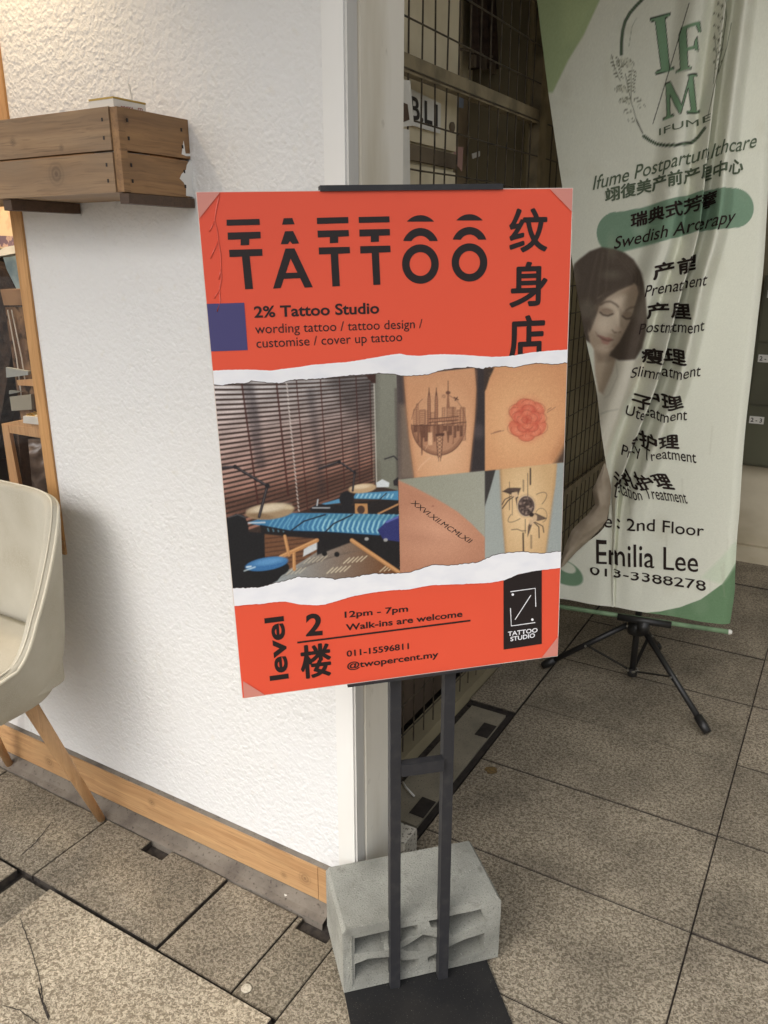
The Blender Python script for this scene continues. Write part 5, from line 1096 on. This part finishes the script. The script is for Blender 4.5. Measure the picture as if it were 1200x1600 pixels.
def bmap(q, v):
    """q: cloth coordinate across (photo units, fold unrolled), v: row -> photo point and depth"""
    xl, yl, xr, yr, xa, xb, hp = row(v); t = np.clip((q-xa)/hp, 0, 1)
    x = np.where(q < xa, q, np.where(q > xa+hp, xb+q-xa-hp, xa+(xb-xa)*t))
    x = x + np.where(t*(1-t) > 0, .17*hp*np.sin(t*2*np.pi), 0)          # the pleat doubles back on itself
    y = yl+(yr-yl)*(x-xl)/(xr-xl)
    A = np.interp(v, RV, AMP)
    dep = A*np.where(t*(1-t) > 0, np.sin(t*2*np.pi)*1.0, 0)
    dL = np.maximum(0, xa-q); dR = np.maximum(0, q-xa-hp)
    dep = dep + np.where(q < xa, -.55*A*np.exp(-(dL/26)**2)*np.sin(dL/17), 0) + np.where(q > xa+hp, .55*A*np.exp(-(dR/30)**2)*np.sin(dR/18), 0)
    def ridge(u, up, dn):                                    # long rise, steep drop on the right
        return np.where(u < 0, .5+.5*np.cos(np.pi*np.clip(u/up, -1, 0)), .5+.5*np.cos(np.pi*np.clip(u/dn, 0, 1)))
    dep = dep + np.where(q < xa, .95*A*ridge(xa-q*0-xa-dL+20, 48, 19), 0)*1.0 + np.where(q > xa+hp, .75*A*ridge(dR-22, 20, 20), 0)
    dep = dep + .006*np.sin((x-840)/38+v*.5)*np.exp(-((v-5)/7)**2) + .003*np.sin((x-900)/13+v*1.3)*np.clip((v-8)/4, 0, 1)
    dep = dep + .010*np.exp(-((v-2.0-.2*(x-860)/60)/.05)**2)*np.clip((960-x)/80, 0, 1)*.25     # a transverse crease
    dep = dep - .02*np.clip((x-(xr-16))/16, 0, 1)**2
    return x, y, dep
def b3(q, v, off=0.):
    x, y, d = bmap(q, v); r = _r*((x-600)/F)[..., None]+_u*((800-y)/F)[..., None]+_f
    k = ((BP-CAM)@BN)/(r@BN); return CAM+r*k[..., None]+BN*(d+off)[..., None]
def q_of(x, v):
    xl, yl, xr, yr, xa, xb, hp = [float(c[0]) for c in row(np.array([v]))]
    return x if x < xa else (xa+(x-xa)/(xb-xa)*hp if x < xb else x-xb+xa+hp)
def v_of(x, y):
    lo, hi = 0., len(ROWS)-1.001
    for _ in range(40):
        m_ = (lo+hi)/2; xl, yl, xr, yr = [float(c[0]) for c in row(np.array([m_]))[:4]]
        if yl+(yr-yl)*(x-xl)/(xr-xl) < y: lo = m_
        else: hi = m_
    return lo
BC = Canvas(770, -220, 1262, 1010, 2, (206, 207, 192))
def paint_banner(c):
    G1, G2, DG = (150, 166, 122), (98, 126, 94), (60, 66, 52)
    Z6 = lambda L: [(840+x*.3, y*.3) for x, y in L]
    Z7 = lambda L: [(840+x*.3, 380+y*.3) for x, y in L]
    Z8 = lambda L: [(840+x*.3, 720+y*.3) for x, y in L]
    c.poly([(770, -220), (985, -220), (960, -60), (937, 0), (912, 55), (888, 95), (864, 145), (770, 150)], G1, .9, 1.5)
    c.poly([(880, 0), (930, 0), (905, 60), (880, 70)], (172, 186, 140), .5, 8)
    c.poly(Z8([(1090, 470), (1052, 510), (960, 640), (850, 720), (740, 765), (640, 785), (560, 790), (480, 800), (480, 960), (1120, 960)]), G2)
    c.poly(Z8([(480, 795), (560, 790), (480, 830), (0, 760), (0, 730)]), (120, 146, 108), .6, 2)
    c.poly(Z8([(1090, 400), (1010, 440), (940, 520), (850, 610), (960, 640), (1070, 510)]), (188, 200, 176), .7, 3)
    c.ell(880, 893, 34, 18, (96, 126, 98), .9, 1, .5); c.ell(886, 886, 15, 8, (206, 206, 190), .9, 1, .5)
    # pill
    P = []
    for t in np.linspace(math.pi*.5, math.pi*1.5, 20): P.append((963+31*math.cos(t+.1), 364+33*math.sin(t+.1)))
    P += [(1000, 325), (1060, 309), (1110, 297)]
    for t in np.linspace(-math.pi*.5, math.pi*.5, 20): P.append((1148+30*math.cos(t-.05), 325+31*math.sin(t-.05)))
    P += [(1090, 362), (1030, 379)]
    c.poly(P, (114, 140, 118))
    # crest
    for L, w_ in (([(560, -20), (515, 25), (480, 65), (455, 110), (442, 160), (436, 220), (435, 282)], 4.4), ([(552, 708), (585, 732), (620, 750), (670, 762), (720, 765), (765, 758), (800, 745), (838, 715), (870, 678)], 4.6)): c.line(Z6(L), w_, (44, 50, 40), 1, .9); c.line(Z6(L), w_*.35, (104, 130, 100), .8, .5)
    c.line(Z6([(515, 92), (490, 140), (475, 240)]), .8, (110, 120, 96), .7)
    I = [(585, 95), (690, 66), (690, 82), (664, 94), (688, 352), (712, 356), (712, 368), (615, 386), (613, 374), (643, 360), (612, 110), (588, 110)]
    Fp = [(750, 152), (845, 125), (852, 180), (840, 183), (826, 150), (776, 165), (780, 262), (814, 254), (820, 226), (832, 206), (838, 276), (828, 278), (818, 268), (781, 280), (785, 360), (802, 362), (802, 372), (722, 391), (720, 380), (744, 372), (736, 190)]
    Mp = [(665, 435), (692, 430), (752, 556), (790, 418), (784, 406), (830, 392), (832, 404), (812, 411), (828, 574), (843, 577), (843, 587), (780, 603), (778, 592), (800, 582), (786, 470), (750, 600), (738, 602), (690, 500), (692, 604), (712, 605), (712, 615), (655, 631), (653, 620), (674, 609), (668, 448)]
    for p in (I, Fp, Mp): c.poly(Z6(p), (112, 142, 112)); c.line(Z6(p+p[:1]), 1.1, (44, 46, 38))
    c.line(Z6([(790, 30), (600, 645)]), 1.2, (44, 46, 38))
    # flowers
    L_ = (96, 98, 80)
    c.line(Z6([(545, 690), (510, 610), (480, 500), (455, 380)]), 1.0, L_); c.line(Z6([(485, 520), (490, 350)]), .8, L_); c.line(Z6([(430, 420), (400, 350), (385, 285)]), .8, L_); c.line(Z6([(545, 690), (515, 630)]), 1.8, (60, 62, 50))
    for x, y in ((455, 335), (432, 465), (455, 525)):
        s_ = 1 if y < 400 else .7
        for k in range(5):
            t = -2.6+k*.55; c.ell(*Z6([(x+26*s_*math.cos(t), y+26*s_*math.sin(t)+8)])[0], 6.6*s_, 4.6*s_, (196, 196, 178), .6, .3, t); c.ring(*Z6([(x+26*s_*math.cos(t), y+26*s_*math.sin(t)+8)])[0], 6.6*s_, 5.2*s_, .7, L_, .9)
    for k in range(6):
        for sx in (-1, 1):
            c.ell(*Z6([(492+sx*13-k*1.5, 372+k*20)])[0], 3.4, 1.2, L_, .85, .2, sx*.6); c.ell(*Z6([(398+sx*14+k*5, 300+k*20)])[0], 3.2, 1.1, L_, .85, .2, sx*.5)
    for x, y, r_ in ((520, 518, -.6), (540, 552, -.3), (468, 578, .2), (488, 624, .2)): c.ring(*Z6([(x, y)])[0], 6, 2.6, .7, L_, .9, 0, 6.3)
    c.line(Z6([(885, 630), (930, 420), (960, 250), (985, 80), (975, 0), (940, -60)]), 1.1, L_); c.line(Z6([(915, 450), (930, 300), (920, 180)]), .8, L_); c.line(Z6([(940, 380), (985, 250), (1010, 120)]), .8, L_)
    for k in range(16):
        x, y = 940+24*math.sin(k*2.1), 30+k*22; c.line(Z6([(955+k*-2, y+20), (x, y)]), .7, L_, .9); c.ell(*Z6([(x, y)])[0], 1.5, 2.4, L_, .9, .3)
    # woman looking down
    HA, HB, SK = (82, 72, 63), (108, 96, 82), (188, 174, 154)
    c.poly(Z7([(300, 740), (330, 640), (420, 595), (540, 590), (560, 640), (500, 760), (450, 850), (350, 1150), (250, 1150), (280, 800)]), (204, 200, 184), 1, 2)
    hair = [(190, 110), (215, 85), (270, 42), (330, 20), (400, 30), (455, 50), (500, 85), (535, 140), (558, 200), (570, 280), (576, 380), (566, 470), (545, 545), (515, 595), (430, 602), (372, 585), (330, 560), (240, 500), (200, 380), (170, 200)]
    c.poly(Z7(hair), HA, 1, .8)
    for k in range(14): c.line(Z7([(300+k*14, 36+abs(k-6)*3), (300+k*18-30, 150), (230+k*24, 320+k*6)]) if k < 7 else Z7([(330+k*12, 40+k*4), (420+k*10, 160), (440+k*9, 330), (430+k*9, 540)]), 1.6, HB if k % 2 else (72, 63, 55), .45, 1)
    c.poly(Z7([(292, 555), (372, 560), (412, 602), (400, 660), (352, 785), (318, 770), (300, 690)]), (166, 150, 130), 1, 1.5)
    c.poly(Z7([(412, 602), (420, 640), (352, 785), (345, 775), (395, 660)]), (206, 202, 186), .8, .8)
    face = [(315, 285), (350, 258), (420, 238), (500, 205), (522, 222), (530, 262), (520, 320), (505, 365), (488, 405), (465, 450), (430, 510), (392, 556), (362, 578), (335, 582), (300, 566), (272, 520), (262, 470), (268, 410), (285, 340)]
    def fc(X, Y):
        t = np.clip(1-np.hypot((X-960)/44, (Y-487)/58), 0, 1)[..., None]; return np.array((164, 146, 126))*(1-t)+np.array((206, 192, 172))*t
    c.poly(Z7(face), fc, 1, 1.2)
    c.poly(Z7([(300, 300), (350, 255), (420, 235), (505, 200), (498, 215), (420, 248), (360, 285), (320, 330), (290, 420), (268, 470), (262, 420), (280, 340)]), HA, .92, .8)
    c.poly(Z7([(450, 260), (530, 235), (525, 330), (495, 410), (440, 505), (400, 550), (430, 470), (470, 380)]), (140, 122, 104), .5, 7)
    c.poly(Z7([(300, 330), (420, 250), (500, 225), (480, 260), (380, 300), (310, 370)]), (138, 120, 102), .45, 4)
    c.ell(*Z7([(335, 430)])[0], 12, 14, (222, 208, 188), .6, 7); c.ell(*Z7([(400, 300)])[0], 14, 7, (220, 206, 186), .5, 5, -.4); c.ell(*Z7([(350, 545)])[0], 10, 5, (214, 198, 178), .5, 4)
    c.line(Z7([(328, 322), (352, 306), (380, 304), (408, 320), (420, 332)]), 2.2, (84, 71, 61), .85, .8); c.line(Z7([(462, 350), (485, 334), (518, 326)]), 2.0, (84, 71, 61), .8, .8)
    c.ell(*Z7([(360, 356)])[0], 10.5, 5.4, (142, 122, 105), .75, 2.2, .15); c.line(Z7([(324, 360), (340, 374), (366, 379), (392, 368)]), 2.0, (58, 48, 42), .95, .5); c.line(Z7([(334, 350), (360, 343), (390, 354)]), .9, (116, 98, 84), .7, .5)
    c.ell(*Z7([(470, 370)])[0], 8.5, 5, (134, 115, 98), .75, 2); c.line(Z7([(442, 378), (462, 391), (484, 389), (500, 376)]), 2.0, (58, 48, 42), .95, .5); c.line(Z7([(450, 364), (472, 358), (496, 364)]), .9, (116, 98, 84), .7, .5)
    c.line(Z7([(428, 345), (438, 400), (440, 440)]), 4, (138, 120, 102), .45, 2.5); c.line(Z7([(418, 360), (420, 430)]), 3.2, (226, 213, 194), .55, 1.8); c.ell(*Z7([(418, 448)])[0], 7.5, 4.4, (196, 178, 158), .7, 2)
    c.line(Z7([(388, 452), (400, 466), (412, 464)]), 1.6, (92, 76, 66), .8, .7); c.line(Z7([(424, 464), (438, 458)]), 1.4, (96, 80, 70), .7, .6); c.ell(*Z7([(385, 480)])[0], 7, 2.6, (148, 130, 112), .5, 1.6, .2)
    c.poly(Z7([(312, 478), (335, 484), (356, 492), (372, 490), (394, 502), (372, 514), (340, 508)]), (142, 100, 90), .85, .9); c.poly(Z7([(326, 500), (350, 512), (378, 512), (366, 530), (340, 524)]), (160, 116, 104), .8, 1.2); c.line(Z7([(312, 480), (336, 500), (366, 510), (396, 503)]), 1.3, (88, 62, 56), .9, .4); c.line(Z7([(302, 464), (312, 486)]), 1.6, (122, 100, 86), .7, 1)
    c.line(Z7([(350, 545), (380, 540), (400, 530)]), 2, (140, 122, 105), .5, 1.6); c.poly(Z7([(300, 566), (335, 582), (362, 578), (392, 556), (410, 600), (372, 620), (310, 620)]), (126, 110, 94), .55, 3)
    c.poly(Z7([(488, 400), (530, 262), (560, 300), (575, 400), (545, 545), (430, 602), (372, 585), (430, 512)]), HA, .95, 1)
    c.line(Z7([(335, 880), (370, 862), (428, 850)]), .9, (120, 120, 104), .7); c.line(Z7([(412, 605), (425, 680), (380, 780), (350, 800)]), .8, (150, 144, 126), .7, .6)
    c.blur(855, 375, 1030, 770, 1.1)
    rs = np.random.default_rng(2)
    for k in range(70):                                                     # stains and water marks of the old cloth
        x, y = rs.uniform(860, 1230), rs.uniform(-50, 980); c.ell(x, y, rs.uniform(3, 16), rs.uniform(4, 26), (176, 172, 150) if k % 3 else (216, 216, 202), rs.uniform(.05, .2), 5)
    for k in range(14):
        x = rs.uniform(880, 1140); y = rs.uniform(600, 930); c.line([(x, y), (x+rs.normal(0, 3), y+rs.uniform(15, 50))], 2, (160, 158, 138), .22, 1.5)
    c.grain(2.2, 2)
paint_banner(BC)
BFAB = attr_mat('banner_fabric', .75, .25, bump=[(520, .2, .0006, 2), (14, .25, .006, 3)])
vs_ = np.linspace(0, len(ROWS)-1.001, 900)
def qrow(v):
    xl, yl, xr, yr, xa, xb, hp = [float(c[0]) for c in row(np.array([v]))]
    return np.concatenate([np.linspace(xl, xa, 190)[:-1], np.linspace(xa, xa+hp, 80)[:-1], np.linspace(xa+hp, xr-xb+xa+hp, 130)])
Q = np.array([qrow(v) for v in vs_]); VV = np.repeat(vs_[:, None], Q.shape[1], 1)
bx, by, _ = bmap(Q, VV)
fab = grid_mesh('fabric', b3(Q, VV)[::-1], np.clip(BC.sample(bx, by)*1.22, 0, .86)[::-1], BFAB, bs)
BINK = mat('banner_black_ink', srgb(46, 36, 32), .7, spec=.2); GINK = mat('banner_green_ink', srgb(96, 108, 88), .7, spec=.2)
def btext(a, s, x0, y0, x1, y1, cap, m, wgt=0., shear=0., cjk=False):
    v, f = glyphs(s, 0 if cjk else wgt, shear, True); v0, v1 = v[:, 0].min(), v[:, 0].max(); va, vb = v_of(x0, y0), v_of(x1, y1); qa, qb = q_of(x0, va), q_of(x1, vb)
    t = (v[:, 0]-v0)/(v1-v0); q = qa+(qb-qa)*t; vv = va+(vb-va)*t
    if cjk: yy = (v[:, 1]-v[:, 1].min())/(v[:, 1].max()-v[:, 1].min())
    else: yy = v[:, 1]/.72
    xl, yl, xr, yr, *_ = row(vv+.05); xl2, yl2, xr2, yr2, *_ = row(vv-.05); g = ((yl+yr)-(yl2+yr2))/.2                # photo units per row
    vv2 = vv - yy*cap/g
    P = b3(q, np.clip(vv2, 0, len(ROWS)-1.002), .0022)
    d = cap*wgt*.0021
    for k in range(5 if (cjk and wgt) else 1):
        dx, dy = ((0, 0), (1, 0), (-1, 0), (0, .8), (0, -.8))[k]; a.add(P+BD*dx*d+np.array([0, 0, 1])*dy*d+BN*k*.00005, f, m)
def bline(*k):
    a = Art(); btext(a, *k); a.build('text_line', bs)
bline('IFUME', 1030, 212, 1097, 196, 11, GINK)
bline('Ifume Postpartum Healthcare', 926, 297, 1182, 229, 21, GINK, .006, .22)
bline('翊復美产前产后护理中心', 946, 316, 1160, 270, 21, GINK, .035, 0, True)
bline('瑞典式芳香按摩', 986, 356, 1118, 322, 22, BINK, .035, 0, True)
bline('Swedish Aromatherapy', 959, 389, 1149, 347, 20, BINK, .006, .22)
for zh, en, zx0, zy0, zx1, zy1, ex0, ey0, ex1, ey1 in (('产前护理', 'Prenatal Treatment', 1023, 437, 1087, 421, 1009, 463, 1105, 444), ('产后护理', 'Postnatal Treatment', 1012, 497, 1081, 497, 1000, 520, 1102, 516),
        ('瘦身护理', 'Slimming Treatment', 1003, 566, 1073, 567, 987, 588, 1096, 588), ('子宫护理', 'Uterus Treatment', 988, 634, 1068, 637, 978, 648, 1075, 657),
        ('备孕护理', 'Pregnancy Treatment', 975, 695, 1061, 702, 966, 706, 1090, 724), ('泌乳护理', 'Lactation Treatment', 958, 757, 1055, 766, 958, 772, 1076, 787)):
    bline(zh, zx0, zy0, zx1, zy1, 23, BINK, .045, 0, True); bline(en, ex0, ey0, ex1, ey1, 18, BINK, .004, .25)
bline('e : 2nd Floor', 944, 823, 1101, 838, 19, BINK, .006, .08)
bline('Emilia Lee', 932, 879, 1091, 894, 23, BINK, .006); bline('013-3388278', 922, 896, 1103, 923, 19, BINK, .006)
# the loose lower left edge, folded over so that its back shows
FL = [(722, 944.5, 947), (745, 935, 953), (762, 927, 956), (785, 931, 954), (800, 920, 951), (811, 908, 949), (825, 895, 938), (844, 887, 920), (862, 881, 900), (880, 876, 884)]
n = 28; P = np.zeros((len(FL)*6-5, n, 3)); ys = np.linspace(0, len(FL)-1, P.shape[0])
for j, t in enumerate(ys):
    i = min(int(t), len(FL)-2); g = t-i; y, xl, xr = [FL[i][k]*(1-g)+FL[i+1][k]*g for k in range(3)]
    for c in range(n):
        u = c/(n-1); P[j, c] = bpt(xl+(xr-xl)*u, y, .012+.035*math.sin(math.pi*min(1, .15+u*.85))*min(1, (y-715)/60) + .004*mnoise.noise(Vector((u*4, t*1.2, 3))))
BACKM = mat('banner_back', srgb(172, 158, 138), .8, noise=(18, srgb(150, 136, 116), .4, .7, 4), bump=(20, .3, .006, 3))
grid_mesh('folded_edge', P[::-1], None, BACKM, bs)
# bottom bar, clamp, tripod
e0, e1 = bpt(778, 934, -.004), bpt(1138, 988, -.004)
bm = bmesh.new(); tube(bm, [e0, e1], .0085, 14); bm_obj('bottom_bar', bm, mat('bar_sleeve', srgb(120, 146, 112), .6, noise=(30, srgb(98, 122, 92), .4, .7, 3)), bs, True)
bm = bmesh.new(); d = (e1-e0)/np.linalg.norm(e1-e0); tube(bm, [e1, e1+d*.004, e1+d*.012], [.0088, .0095, .006], 14); bm_obj('end_cap', bm, PAPER, bs, True)
k0, k1 = bpt(965, 963, .004), bpt(1049, 976, .004)
bm = bmesh.new(); tube(bm, [k0, k1], .0125, 16); tube(bm, [(k0+k1)/2+np.array([0, 0, -.0]), (k0+k1)/2+np.array([0, 0, -.045])], .022, 16); bm_obj('bar_clamp', bm, TRIPOD, bs, True)
hub = np.array([TP[0], TP[1], .235]); low = np.array([TP[0], TP[1], .035])
bm = bmesh.new(); tube(bm, [low, hub, hub+np.array([0, 0, 1.85])], .0115, 14); bm_obj('pole', bm, TRIPOD, bs, True)
bm = bmesh.new(); lathe(bm, (TP[0], TP[1], .20), [(.018, 0), (.033, .006), (.036, .03), (.030, .05), (.016, .056)], 20); bm_obj('hub', bm, TRIPOD, bs, True)
bm = bmesh.new(); lathe(bm, (TP[0], TP[1], .028), [(.012, 0), (.018, .004), (.018, .028), (.012, .032)], 16); bm_obj('lower_collar', bm, TRIPOD, bs, True)
for fx, fy in ((-.227, 2.492), (-.85, 2.647), (-.50, 3.02)):
    ft = np.array([fx, fy, .012]); o_ = ft-TP; o_[2] = 0; o_ /= np.linalg.norm(o_); top = np.array([TP[0], TP[1], .232])+o_*.034
    bm = bmesh.new(); tube(bm, [top, ft+(top-ft)*.12], .0105, 12); lg_ = bm_obj('leg', bm, TRIPOD, bs, True)
    bm = bmesh.new(); tube(bm, [ft+(top-ft)*.15, ft+(top-ft)*.06, ft], [.0145, .016, .013], 12); bm_obj('rubber_foot', bm, TRIPOD, lg_, True)
    md = top+(ft-top)*.48; lw = low+np.array([0, 0, .02])+o_*.016
    bm = bmesh.new(); sd_ = np.cross(o_, (0, 0, 1)); box(bm, (md+lw)/2, (np.linalg.norm(md-lw), .012, .003), (tuple((md-lw)/np.linalg.norm(md-lw)), tuple(sd_), tuple(np.cross((md-lw)/np.linalg.norm(md-lw), sd_)))); bm_obj('brace', bm, TRIPOD, bs)
    for q in (md, lw, top):
        bm = bmesh.new(); tube(bm, [q-sd_*.0145, q+sd_*.0145], .0042, 10); bm_obj('rivet', bm, STEEL, lg_)

# ================================================================== LAMPS THAT ARE LIT IN THE PHOTOGRAPH
WARM = bpy.data.materials.new('warm_bulb'); WARM.use_nodes = True; N, L = WARM.node_tree.nodes, WARM.node_tree.links
em = N.new('ShaderNodeEmission'); em.inputs[0].default_value = (1, .72, .4, 1); em.inputs[1].default_value = 12; L.new(em.outputs[0], N['Material Output'].inputs[0])
def downlight(x, y, z, watt, size, ang, label, tgt=None):
    r = empty('ceiling_downlight', (x, y, z), label, 'lamp')
    bm = bmesh.new(); lathe(bm, (x, y, z), [(.001, .09), (.05, .088), (.055, 0), (.048, -.001), (.044, .03), (.001, .032)], 24); bm_obj('housing', bm, PAPER, r, True)
    bm = bmesh.new(); lathe(bm, (x, y, z+.012), [(.001, 0), (.03, .002), (.03, .014), (.001, .016)], 20); bm_obj('bulb', bm, WARM, r, True)
    l = bpy.data.lights.new('downlight_beam', 'SPOT'); l.energy = watt; l.color = (1, .74, .44); l.spot_size = ang; l.spot_blend = .9; l.shadow_soft_size = size
    o = bpy.data.objects.new('downlight_beam', l); COL.objects.link(o); o.location = (x, y, z-.01)
    d = Vector(tgt)-o.location if tgt else Vector((0, 0, -1)); o.rotation_euler = d.to_track_quat('-Z', 'Y').to_euler()
downlight(-1.62, 1.05, 2.45, 13, .03, math.radians(110), 'warm ceiling downlight washing the stucco wall above the planter', (-1.62, 1.12, 0))
downlight(-2.5, 1.50, 2.4, 48, .08, math.radians(130), 'warm ceiling lamp lighting the room behind the shop window', (-1.95, 1.75, .6))
